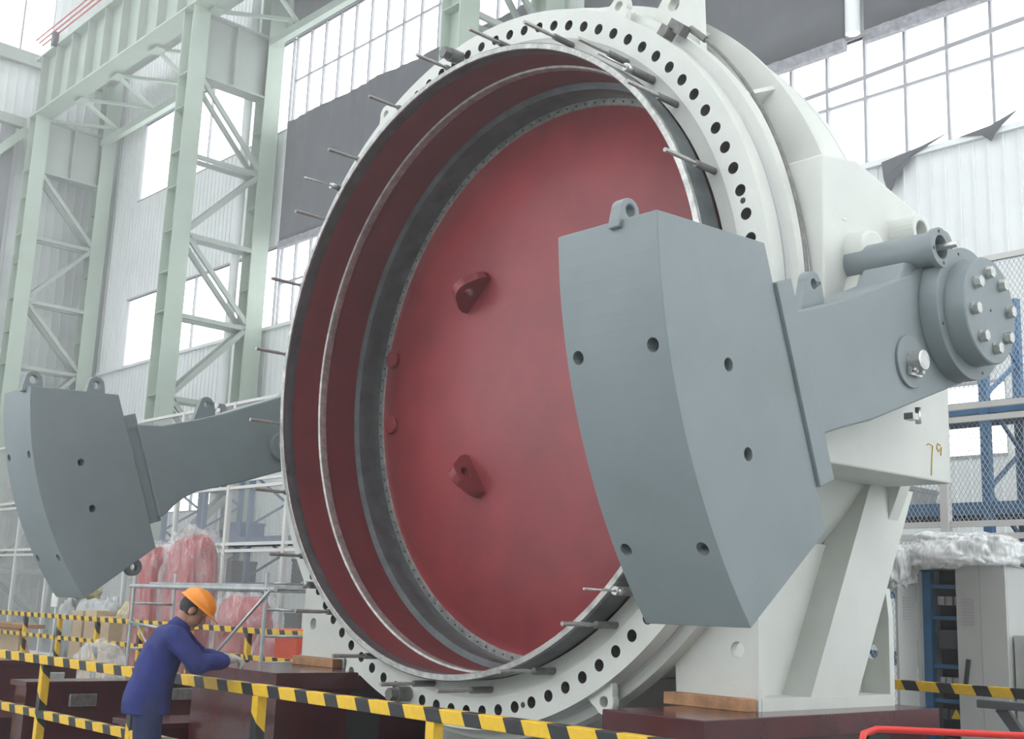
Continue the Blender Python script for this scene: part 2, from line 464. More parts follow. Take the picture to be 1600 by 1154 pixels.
# crane girder
def girder(x0, x1, label):
    t = thing('crane_girder', label, 'girder', (x0, YF, 18.5), 'crane girders on the columns')
    MB().bx(x0, x1, YF - .02, YF + .02, 18.55, 20.75).build('web', M['green'], t)
    MB().bx(x0, x1, YF - .33, YF + .33, 18.5, 18.56).build('lower_flange', M['green'], t)
    MB().bx(x0, x1, YF - .33, YF + .33, 20.75, 20.81).build('upper_flange', M['green'], t)
    x = x0 + .6
    while x < x1 - .2:
        MB().bx(x - .02, x + .02, YF - .3, YF - .02, 18.56, 20.75).build('stiffener', M['green2'], t); x += 1.33
    return t
girder(-42.4, -30.45, 'pale green crane girder with stiffeners in the left bay')
girder(-30.35, -18.25, 'pale green crane girder above the upper windows, middle bay')
girder(-18.15, 6, 'pale green crane girder above the curtains on the right')
def walkway(x0, x1, label):
    t = thing('bracing_truss', label, 'bracing', (x0, YB, 18.2), 'horizontal bracing trusses between girder and wall')
    MB().bx(x0, x1, YB - .3, YB - .1, 18.1, 18.35).build('chord', M['green'], t)
    n = 4; L = (x1 - x0) / n
    for k in range(n):
        a = (x0 + k * L, YF + .3, 18.48); m_ = (x0 + (k + .5) * L, YB - .3, 18.4); c = (x0 + (k + 1) * L, YF + .3, 18.48)
        MB().bar(a, m_, .1, .1).build('diagonal', M['green'], t); MB().bar(m_, c, .1, .1).build('diagonal', M['green'], t)
        MB().box((a[0] + .0, a[1] + .02, 18.44), (.6, .3, .03)).build('gusset_plate', M['green'], t)
    MB().bx(x0, x1, YF + .4, YF + .46, 20.0, 20.5).build('walkway_edge', M['green2'], t)
    MB().bx(x0, x1, YF + .35, YB - .1, 20.5, 20.55).build('walkway_deck', M['green2'], t)
    return t
walkway(-42.0, -30.8, 'pale green zigzag bracing under the walkway in the left bay')
walkway(-30.0, -18.6, 'pale green zigzag bracing above the upper windows')
mb = MB()
tr = thing('conductor_rails', 'three thin red conductor rails above the left crane girder', 'rail', (-40, 14.3, 21))
for k in range(3): MB().tube((-41.8, 14.45 - k * .12, 21.15 + k * .06), (-30, 14.45 - k * .12, 21.15 + k * .06), .03, n=8).build('conductor_rail', M['tubered'], tr)
MB().box((-40.5, 14.4, 20.95), (.2, .2, .5)).build('bracket', M['dark'], tr)
# corner tie, knee brace and post on the left wall
t = thing('knee_braced_post', 'grey post with knee brace against the left end wall', 'column', (XL + .4, 14.4, 0))
MB().bx(XL + .05, XL + .45, 13.9, 14.3, 0, 18.4).build('post', M['frame'], t)
MB().bar((XL + .6, 8, 18.45), (XL + .6, 14.55, 18.45), .3, .35).build('tie_beam', M['green2'], t)
MB().bar((XL + .7, 12.4, 15.6), (XL + .7, 14.6, 18.2), .3, .3).build('knee_brace', M['green'], t)
# downpipes
tag(MB().tube((-30.75, YB - .46, 0.02), (-30.75, YB - .46, 24), .13, n=16).build('downpipe', M['sheet']), 'white downpipe beside the middle laced column', 'pipe')
tag(MB().tube((-10.55, YW - .3, 11.9), (-10.55, YW - .3, 25), .13, n=16).build('downpipe', M['sheet']), 'white downpipe between the two dark curtains at upper right', 'pipe')
tag(MB().tube((-13.35, YW - .55, 14.0), (-13.35, YW - .55, 25), .05, n=10).build('conduit', M['sheet']), 'thin pale conduit over the dark curtain above the valve', 'pipe')
# curtains
def curtain(x0, x1, z0, z1, label, y=YW - .22, hem=False, fold=.06):
    vs = []; nx = max(2, int((x1 - x0) / .06)); zs = [z0 + (z1 - z0) * i / 24 for i in range(25)]
    for i in range(nx + 1):
        x = x0 + (x1 - x0) * i / nx
        for j, z in enumerate(zs):
            n = noise.noise(Vector((x * .7, z * .06, 3.1)))
            n2 = noise.noise(Vector((x * 3.1, z * .12, 7.7)))
            vs.append((x, y - .05 + fold * 1.6 * n + fold * .8 * n2, z + (.05 * noise.noise(Vector((x * 2, 0, 0))) if j == 0 else 0)))
    m = len(zs)
    fs = [(i * m + j, (i + 1) * m + j, (i + 1) * m + j + 1, i * m + j + 1) for i in range(nx) for j in range(m - 1)]
    b = MB().add(vs, fs, True)
    t = b.build('window_curtain', M['curtain'])
    so = t.modifiers.new('s', 'SOLIDIFY'); so.thickness = .008
    tag(t, label, 'curtain', 'dark curtains over the windows')
    return t
curtain(-29.6, -18.6, 11.95, 15.7, 'dark grey curtain between the two window bands, left of the ring')
curtain(-17.3, -10.75, 11.9, 24, 'dark grey curtain hanging above the white valve body')
curtain(-10.35, 6, 11.9, 24, 'dark grey curtain at the upper right edge of the hall')
curtain(-29.7, -18.7, 18.55, 24, 'dark grey curtain high above the upper windows')
def hem(x0, x1, z, label):
    b = MB().bx(x0, x1, YW - .3, YW - .16, z - .20, z + .01)
    o = b.build('curtain_hem', M['hem']); return tag(o, label, 'curtain hem', 'pale hems under the curtains')
hem(-29.6, -18.6, 11.93, 'pale hem strip under the curtain left of the ring'); hem(-17.3, -10.75, 11.88, 'pale hem strip under the curtain above the valve body'); hem(-10.35, 6, 11.88, 'pale hem strip under the curtain at the upper right')
def scrap(pts, label):
    b = MB(); vs = [(x, YW - .115 - .03 * (i % 2), z) for i, (x, z) in enumerate(pts)]
    b.add(vs, [tuple(range(len(vs)))])
    o = b.build('cloth_scrap', M['curtain']); so = o.modifiers.new('s', 'SOLIDIFY'); so.thickness = .01
    tag(o, label, 'cloth', 'torn cloth scraps on the window sill')
scrap([(-10.15, 9.42), (-10.1, 9.1), (-10.02, 8.78), (-9.85, 9.05), (-9.6, 9.38), (-8.9, 9.62), (-9.4, 9.52)], 'torn dark cloth scrap on the sill nearest the valve')
scrap([(-8.75, 9.5), (-8.35, 9.42), (-8.2, 9.28), (-8.1, 9.42), (-7.75, 9.7), (-8.2, 9.54)], 'small torn dark cloth scrap on the sill at far right')

# ------------------------------------------------------------------ wire mesh fence
YC = 12.0; ZC = 5.5
t = thing('wire_mesh_fence', 'tall cream framed wire mesh fence behind the valve', 'fence', (-20, YC, 0))
px0 = -6.2; PW = 2.15
posts = [px0 + PW * k for k in range(-14, 3)]
for x in posts: MB().bx(x - .045, x + .045, YC - .045, YC + .045, 0, ZC).build('post', M['fence'], t)
for i in range(len(posts) - 1):
    a, b = posts[i] + .045, posts[i + 1] - .045
    for z in (.15, 2.53, 2.66, 3.76, 3.9, ZC - .03):
        MB().bx(a, b, YC - .03, YC + .03, z - .03, z + .03).build('rail', M['fence'], t)
    wv = MB()
    dx, dz, th = .050, .086, .0035
    for z0, z1 in ((.18, 2.5), (2.69, 3.73), (3.93, ZC - .06)):
        W, H = b - a, z1 - z0; sl = dz / dx
        for s_ in (1, -1):
            n0 = -int(H / sl / dx) - 1; n1 = int(W / dx) + 1
            for k in range(n0, n1 + 1):
                xa = k * dx; # line x = xa + z/sl
                za, zb = 0.0, H
                if xa < 0: za = -xa * sl
                if xa + H / sl > W: zb = (W - xa) * sl
                if zb - za < .02: continue
                p, q = (xa + za / sl, za), (xa + zb / sl, zb)
                if s_ < 0: p, q = (W - p[0], p[1]), (W - q[0], q[1])
                y = YC + .004 * s_
                P0 = (a + p[0], z0 + p[1]); P1 = (a + q[0], z0 + q[1])
                e = th
                wv.add([(P0[0] - e, y, P0[1]), (P0[0], y - e, P0[1]), (P0[0] + e, y, P0[1]), (P1[0] - e, y, P1[1]), (P1[0], y - e, P1[1]), (P1[0] + e, y, P1[1])],
                       [(0, 1, 4, 3), (1, 2, 5, 4), (2, 0, 3, 5)])
    wv.build('mesh_panel', M['wire'], t, merge=False)

# ------------------------------------------------------------------ racks
def rack(x0, x1, label, m, ups, beams, goods, y0=13.3, y1=14.2, h=5.2):
    t = thing('pallet_rack', label, 'rack', (x0, y0, 0), 'pallet racks behind the mesh fence')
    for x in ups:
        f = MB()
        for y in (y0, y1): f.bx(x - .05, x + .05, y - .05, y + .05, 0, h)
        f.build('upright', m, t)
        z = .4; k = 0; br = MB()
        while z < h - .6:
            br.bar((x, y0 if k % 2 else y1, z), (x, y1 if k % 2 else y0, z + .55), .03, .05); z += .55; k += 1
        br.build('frame_lacing', m, t)
    for z in beams:
        MB().bx(x0, x1, y0 - .03, y0 + .03, z - .07, z + .07).build('beam', m, t); MB().bx(x0, x1, y1 - .03, y1 + .03, z - .07, z + .07).build('beam', m, t)
        MB().bx(x0, x1, y0 + .03, y1 - .03, z + .0, z + .03).build('shelf', M['frame'], t)
    return t
rack(-9.3, -2.6, 'bright blue pallet rack behind the cabinet at right', M['blue'], (-9.2, -6.35, -3.2), (1.2, 2.0, 2.95, 4.12), 0, h=5.6)
t = rack(-27.0, -13.0, 'faded blue pallet rack behind the mesh fence at left', M['bluegrey'], (-26.5, -24.6, -22.6, -18.6, -15.2), (.9, 1.9, 2.85), 0, h=5.0)
gk = 0
cols_ = [M['darkgrey'], M['card'], M['sheet_grey'], M['dark'], M['bluegrey']]
cn = ['dark grey', 'brown', 'pale grey', 'black', 'faded blue']
def crate(x, z, w, h, d, m, label, y=13.7, grp='crates on the racks'):
    b = MB().bx(x, x + w, y - d / 2, y + d / 2, z, z + h); b.bx(x - .015, x + w + .015, y - d / 2 - .015, y + d / 2 + .015, z + h - .06, z + h)
    o = b.build('storage_crate', m, None, bevel=.01); return tag(o, label, 'crate', grp)
lvl = {.9: 'lowest', 1.9: 'middle', 2.85: 'top'}
for z, nm in lvl.items():
    x = -26.2; idx = 0
    while x < -13.8:
        w_ = random.uniform(.5, .9); c = random.randrange(5)
        if random.random() < (.8 if z < 2.5 else .35) and not any(abs(x + w_ / 2 - u) < w_ / 2 + .07 for u in (-26.5, -24.6, -22.6, -18.6, -15.2)):
            crate(x, z + .035, w_, random.uniform(.25, .6), .6, cols_[c], '%s crate on the %s shelf of the faded blue rack at left' % (cn[c], nm), grp='crates on the left rack')
        x += w_ + random.uniform(.08, .4)
for z, nm in {1.2: 'lowest', 2.0: 'second', 2.95: 'third'}.items():
    x = -9.0
    while x < -3.6:
        w_ = random.uniform(.4, .8); c = random.randrange(4)
        if not any(abs(x + w_ / 2 - u) < w_ / 2 + .07 for u in (-9.2, -6.35, -3.2)) and random.random() < .8:
            crate(x, z + .035, w_, random.uniform(.2, .38), .6, cols_[c], '%s crate on the %s shelf of the bright blue rack at right' % (cn[c], nm), grp='crates on the right rack')
        x += w_ + random.uniform(.1, .3)
# ------------------------------------------------------------------ the butterfly valve
XC, ZV = -6.94, 3.52
YS = 6.98
def P(r, deg, y): a = math.radians(deg); return Vector((XC + r * math.cos(a), y, ZV + r * math.sin(a)))
V = thing('butterfly_valve', 'huge white butterfly valve with a red lined bore on dark red plinths', 'valve', (XC, 7.2, 1.05))
AX = (0, 1, 0); O = (XC, 0, ZV)
def rings(prof, name, m, parent=None, n=192, closed=False, **k):
    return MB().lathe([(r, y) for r, y in prof], O, AX, n, closed, **k).build(name, m, parent or V)
# bore sleeve
rings([(2.395, 5.745), (2.395, 6.53)], 'bore_lining', M['red_shaded'])
rings([(2.44, 5.95), (2.445, 5.745)], 'sleeve_skin', M['seat'])
rings([(2.395, 5.745), (2.40, 5.738), (2.438, 5.738), (2.445, 5.75), (2.445, 5.76), (2.395, 5.76)], 'sleeve_rim', M['rim'], closed=True)
rings([(2.3945, 5.76), (2.3935, 5.765), (2.3935, 5.845), (2.3945, 5.847)], 'rim_band', M['seat'])
rings([(2.396, 6.12), (2.380, 6.13), (2.374, 6.165), (2.380, 6.20), (2.396, 6.21)], 'bore_weld_ring', M['rim'])
rings([(2.395, 6.53), (2.345, 6.55), (2.335, 6.60), (2.345, 6.72), (2.352, 6.82)], 'seat_band', M['seat'])
# flange with bolt holes
def holed_ring(mb, ri, ro, rc, y0, y1, N, a_off, rh, seg=16):
    dang = 360.0 / N
    for k in range(N):
        a = a_off + k * dang
        phis = []
        for q in range(4):
            base_ = 45 + 90 * q
            for e in range(seg // 4): phis.append(math.radians(base_ + 90.0 * e / (seg // 4)))
        inn, out = [], []
        for ph in phis:
            c, s_ = math.cos(ph), math.sin(ph)
            mm = max(abs(c), abs(s_))
            u, w_ = c / mm, s_ / mm
            rr = (rc + (ro - rc) * w_) if w_ > 0 else (rc + (rc - ri) * w_)
            out.append((rr, a + u * dang / 2)); 
            hr = rc + rh * s_; ha = a + math.degrees(rh * c / rc); inn.append((hr, ha))
        n = seg
        vs = [P(r, g, y0) for r, g in out] + [P(r, g, y0) for r, g in inn] + [P(r, g, y1) for r, g in inn]
        mb.add(vs, [(i, (i + 1) % n, n + (i + 1) % n, n + i) for i in range(n)])
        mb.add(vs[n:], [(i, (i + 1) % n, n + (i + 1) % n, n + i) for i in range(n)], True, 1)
    return mb
mb = MB(); holed_ring(mb, 2.56, 2.784, 2.655, 5.956, 6.12, 96, 1.875, .041)
mb.lathe([(2.784, 5.956), (2.784, 6.10)], O, AX, 384); mb.lathe([(2.56, 5.956), (2.53, 5.975), (2.47, 5.985), (2.44, 5.985)], O, AX, 384)
mb.lathe([(2.784, 6.10), (2.5, 6.10)], O, AX, 384)
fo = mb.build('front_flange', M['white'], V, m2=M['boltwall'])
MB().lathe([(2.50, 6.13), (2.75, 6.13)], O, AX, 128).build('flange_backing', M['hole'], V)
for g in (15.2, -75.0):
    MB().tube(P(2.655, g, 5.953), P(2.655, g, 5.97), .02).build('pilot_hole', M['hole'], V)
rings([(2.80, 6.13), (2.86, 6.14), (2.865, 6.26), (2.80, 6.27), (2.62, 6.27)], 'body_flange', M['white'])
rings([(2.78, 6.11), (2.80, 6.13)], 'flange_gasket', M['lightgrey'])
rings([(2.60, 6.27), (2.60, 7.95)], 'body_shell', M['white'])
rings([(2.60, 6.98), (2.955, 6.99), (2.92, 7.2), (2.74, 7.6), (2.60, 7.7)], 'body_band', M['white'], a0=math.radians(8), a1=math.radians(172))
rings([(2.60, 6.50), (3.01, 6.50), (3.01, 6.545), (2.60, 6.545)], 'circumferential_rib', M['white'], closed=True, n=192, a0=math.radians(12), a1=math.radians(168))
rings([(2.60, 7.82), (2.73, 7.82), (2.73, 7.95), (2.35, 7.95)], 'rear_flange', M['white'])
rings([(3.005, 6.545), (2.99, 6.56), (2.95, 7.0)], 'rib_cover', M['white'], a0=math.radians(12), a1=math.radians(168))
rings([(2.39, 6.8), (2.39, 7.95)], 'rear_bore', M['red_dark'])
for g in (35, 51, 68, 90, 112, 129, 145, -35, -145, -112, -68):
    a = math.radians(g); e = Vector((math.cos(a), 0, math.sin(a))); s_ = Vector((-math.sin(a), 0, math.cos(a))) * .02
    q = [P(2.60, g, 6.27), P(2.80, g, 6.27), P(2.96, g, 6.5), P(2.60, g, 6.5)]
    MB().add([p - s_ for p in q] + [p + s_ for p in q], [(0, 1, 2, 3), (7, 6, 5, 4), (0, 4, 5, 1), (1, 5, 6, 2), (2, 6, 7, 3), (3, 7, 4, 0)]).build('gusset', M['white'], V)
# side trunnion housings
for sd in (1, -1):
    X0 = XC + sd * 2.42; X1 = XC + sd * 2.94
    poly = [(6.28, 2.55), (7.83, 2.57), (7.83, 3.3), (7.75, 4.2), (7.45, 4.45), (6.7, 4.60), (6.28, 4.53)]
    b = MB().prism(poly, lambda a, c, tt: (tt, a, c), X0, X1)
    b.build('trunnion_housing', M['white'], V, bevel=.012)
    MB().lathe([(.50, 0), (.50, .09), (.44, .13)], (X1, YS, ZV), (sd, 0, 0), 64).build('trunnion_collar', M['white'], V)
    MB().tube((X1 - sd * .1, 6.66, 3.935), (X1 - sd * .02 + sd * .16, 6.66, 3.935), .15, n=32).build('cylinder_boss', M['white'], V, bevel=.02)
# paint mark on the right housing: the handwritten 79
mk = MB(); xm = XC + 2.94 + .003
def stroke(pts, w=.008):
    for a, b in zip(pts[:-1], pts[1:]):
        mk.bar((xm, a[0], a[1]), (xm, b[0], b[1]), .004, w, up=(1, 0, 0))
stroke([(7.50, 2.80), (7.52, 2.815), (7.58, 2.805), (7.565, 2.73), (7.55, 2.60)])
mk.build('painted_digit', M['ochre'], V); mk = MB()
stroke([(7.69, 2.82), (7.65, 2.83), (7.635, 2.80), (7.66, 2.775), (7.70, 2.81), (7.69, 2.75)])
mk.build('painted_digit', M['ochre'], V)
# disc
rings([(2.352, 6.82), (2.352, 6.79), (2.29, 6.785), (2.285, 6.80)], 'disc_seal_ring', M['rim'])
D = rings([(2.287, 6.80), (2.20, 6.795), (2.19, 6.79), (1.6, 6.765), (.8, 6.745), (.0, 6.74)], 'disc', M['red'])
sb = MB()
for k in range(132):
    g = k * 360 / 132; sb.tube(P(2.318, g, 6.780), P(2.318, g, 6.79), .0085, n=6)
o = sb.build('seal_ring_screws', M['dark'], V); o['kind'] = 'stuff'
def disc_lug(x, z, ang):
    Rm = Matrix.Rotation(math.radians(ang), 3, 'Y')
    def to3(a, b, tt): return Vector((x, 6.74, z)) + Rm @ Vector((tt, -b, a)) * 1.25
    out = [(-.15, -.02), (.15, -.02), (.13, .06), (.07, .16), (0.0, .19), (-.07, .16), (-.13, .06)]
    b = MB()
    def to4(a, c, tt): return to3(a, c, tt)
    n = 24; o2 = []
    for i in range(n):
        th = -PI / 2 + 2 * PI * i / n
        a, c = math.cos(th), math.sin(th)
        if c < -.3: o2.append((a * .19, -.03))
        elif c < .35: o2.append((.17 * (1 if a > 0 else -1) - .05 * (c + .3) * (1 if a > 0 else -1), .03 + .1 * (c + .3)))
        else: o2.append((a * .10, .10 + c * .09))
    b.ring_prism((0, 0), o2, [(p * .04, .09 + q * .04) for p, q in circ(0, 0, 1, n, -PI / 2, 1.5 * PI)], to4, -.035, .035)
    b.build('lifting_lug', M['red'], D, bevel=.006)
disc_lug(XC - .93, ZV + .85, 48); disc_lug(XC - .86, ZV - .80, -35)
for dx, dz in ((-2.14, .40), (-2.11, -.24)):
    c = MB().tube((XC + dx, 6.745, ZV + dz), (XC + dx, 6.80, ZV + dz), .085, n=32)
    c = c.build('cover_cap', M['red'], D, bevel=.006)
    sc_ = MB()
    for k in range(6): sc_.tube((XC + dx + .062 * math.cos(k * PI / 3), 6.741, ZV + dz + .062 * math.sin(k * PI / 3)), (XC + dx + .062 * math.cos(k * PI / 3), 6.75, ZV + dz + .062 * math.sin(k * PI / 3)), .008, n=8)
    sc_.build('cap_screws', M['red_dark'], D)
# studs round the sleeve
for k in range(24):
    g = 7.5 + 15 * k
    if g > 350: continue
    b = MB().tube(P(2.51, g, 5.47), P(2.51, g, 5.72), .0155, n=12)
    b.tube(P(2.51, g, 5.72), P(2.51, g, 5.80), .0125, n=12)
    s1 = b.build('stud', M['studtip'], V)
    c = MB().tube(P(2.51, g, 5.78), P(2.51, g, 5.99), .024, n=14).build('stud_socket', M['studmat'], s1)
for g in (45, 135, -135, -45):
    b = MB().tube(P(2.51, g, 5.40), P(2.51, g, 5.72), .008, n=8); b.tube(P(2.51, g, 5.68), P(2.51, g, 5.75), .03, n=6)
    s1 = b.build('guide_rod', M['steel'], V); MB().tube(P(2.51, g, 5.75), P(2.51, g, 5.99), .03, n=14).build('rod_socket', M['studmat'], s1)
for g in (97.6, -103.1):
    b = MB().tube(P(2.655, g, 5.76), P(2.655, g, 5.83), .05, n=6); b.tube(P(2.655, g, 5.83), P(2.655, g, 5.95), .058, n=20); b.build('flange_bolt', M['studmat'], V)
# lifting ears on the rim of the flange
def ear(g, scale=1.0, y0=6.0, y1=6.06, Rr=2.86):
    a = math.radians(g); c = Vector((XC + Rr * math.cos(a), 0, ZV + Rr * math.sin(a)))
    er = Vector((math.cos(a), 0, math.sin(a))); et = Vector((-math.sin(a), 0, math.cos(a)))
    def to3(p, q, tt): return c + et * p + er * q + Vector((0, tt, 0))
    b = MB(); n = 24; out = []
    for i in range(n):
        th = -PI / 2 + 2 * PI * i / n; p, q = math.cos(th), math.sin(th)
        out.append((p * .085 * scale, q * .085 * scale) if q > -.1 else (p * (.085 + .07 * min(1, -q * 1.4)) * scale, max(-.12, q * .14) * scale))
    b.ring_prism((0, 0), out, circ(0, 0, .036 * scale, n, -PI / 2, 1.5 * PI), to3, y0, y1)
    b.build('lifting_ear', M['white'], V, bevel=.006)
for g in (60.5, 120.3, -120.3, -60.5): ear(g)
# large triangular lifting plate on top
b = MB()
a = math.radians(51.5); er = Vector((math.cos(a), 0, math.sin(a))); et = Vector((-math.sin(a), 0, math.cos(a)))
for g in (52.0, 128.0):
    a = math.radians(g); er = Vector((math.cos(a), 0, math.sin(a))); et = Vector((-math.sin(a), 0, math.cos(a))); c = P(2.62, g, 0)
    mir = 1 if g < 90 else -1
    c0 = P(2.60, g, 0)
    b = MB(); n = 48
    hx, hq = .20, .42
    key = [(.34, 0), (.34, .45), (.30, .62), (.20, .70), (.10, .66), (-.38, .10), (-.42, 0)]
    out = []
    for i in range(n):       # radial samples of the outline about the hole centre
        th = -PI / 2 + 2 * PI * i / n; dx_, dq_ = math.cos(th), math.sin(th); best = 9
        for k in range(len(key)):
            (ax_, ay_), (bx_, by_) = key[k], key[(k + 1) % len(key)]
            ex_, ey_ = bx_ - ax_, by_ - ay_; den = dx_ * ey_ - dq_ * ex_
            if abs(den) < 1e-9: continue
            tt = ((ax_ - hx) * ey_ - (ay_ - hq) * ex_) / den; uu = ((ax_ - hx) * dq_ - (ay_ - hq) * dx_) / den
            if tt > 0 and -1e-6 <= uu <= 1 + 1e-6: best = min(best, tt)
        out.append(((hx + dx_ * best) * mir, hq + dq_ * best))
    inn = [((hx + .05 * math.cos(-PI / 2 + 2 * PI * i / n)) * mir, hq + .05 * math.sin(-PI / 2 + 2 * PI * i / n)) for i in range(n)]
    b.ring_prism((0, 0), out, inn, lambda p, q, tt: c0 + et * p + er * q + Vector((0, tt, 0)), 6.28, 6.36)
    b.build('lifting_plate', M['white'], V, bevel=.008)
# steel band rope around the flange, with its clamp, ends at the arm
pts = [P(2.93, g, 6.12) for g in [47 - i * 1.5 for i in range(32)]]
rp = MB().path(pts, .014); 
R_ = thing('wire_rope', 'steel wire rope running round the valve flange down to the right arm', 'rope', P(2.93, 47, 6.12))
rp.build('strand', M['studmat'], R_)
cl = MB().box(P(2.89, 48, 6.06), (.15, .08, .08), Matrix.Rotation(math.radians(40), 3, 'Y')); cl.box(P(2.82, 49, 6.03), (.08, .10, .09), Matrix.Rotation(math.radians(40), 3, 'Y'))
cl.tube(P(2.93, 46.8, 6.10), P(2.93, 43.5, 6.12), .024, n=10)
cl.build('clamp', M['studmat'], R_)
# feet
def foot(xo, xi, Yf, Yr, ZP, sd, name):
    F = []
    # xo: outer X, xi: inner X at the base; front plate with a bolt hole
    b = MB()
    n = 24; cx = xo - sd * .15; cz = ZP + .42
    b = MB()
    out = []
    corners = [(xi, ZP), (xo, ZP), (xo, ZP + 1.05), (xo - sd * .02, ZP + 1.40), (xi - sd * .12, ZP + .62), (xi - sd * .02, ZP + .38)]
    b.prism(corners, lambda a, c, tt: (a, tt, c), Yf, Yf + .06)
    o = b.build('foot_plate', M['white'], V)
    cut(o, MB().tube((xo - sd * .16, Yf - .1, ZP + .36), (xo - sd * .16, Yf + .2, ZP + .36), .052, n=24))
    b = MB().prism([(xi, ZP), (xo, ZP), (xo, ZP + .6), (xo - sd * .02, ZP + .80), (xi - sd * .12, ZP + .62), (xi - sd * .02, ZP + .38)], lambda a, c, tt: (a, tt, c), Yr - .06, Yr)
    o = b.build('foot_plate', M['white'], V); cut(o, MB().tube((xo - sd * .14, Yr - .2, ZP + .36), (xo - sd * .14, Yr + .2, ZP + .36), .052, n=24))
    MB().bx(min(xi, xo) + .004, max(xi, xo) + .004 * sd, Yf + .03, Yr - .03, ZP - .0, ZP + .075).build('base_plate', M['white'], V)
    # web between the plates, set in from the edge
    MB().bx(xo - sd * .26, xo - sd * .22, Yf + .05, Yr - .05, ZP + .06, ZP + 1.08).build('foot_web', M['white'], V)
    # inclined box column
    b = MB(); xs = (xo - sd * .24, xo)
    yb0, yb1, yt0, yt1, zt = Yf + .56, Yf + 1.12, Yf + 1.34, Yf + 1.93, 2.57
    vs = [(x, y, z) for x in xs for (y, z) in ((yb0, ZP + .07), (yb1, ZP + .07), (yt1, zt), (yt0, zt))]
    b.add(vs, [(0, 1, 2, 3), (4, 5, 6, 7), (0, 1, 5, 4), (1, 2, 6, 5), (2, 3, 7, 6), (3, 0, 4, 7)])
    b.build('inclined_strut', M['white'], V)
foot(-4.48, -5.12, 6.25, 7.85, 1.05, 1, 'r')
foot(-9.52, -8.85, 6.25, 7.85, 1.05, -1, 'l')
# saddle support behind the lower flange
MB().bx(-6.35, -5.85, 6.6, 8.2, .0, 1.15).build('saddle', M['white'], V)
MB().bx(-7.9, -7.4, 6.6, 8.2, .0, 1.15).build('saddle', M['white'], V)
for x0, x1, nm in ((-5.14, -4.49, 'right'), (-9.5, -8.86, 'left')):
    tag(MB().bx(x0, x1, 6.14, 6.243, 1.05, 1.125).build('timber_packer', M['wood'], None, bevel=.004), 'raw timber board along the front edge of the %s valve foot' % nm, 'board', 'timber packers')

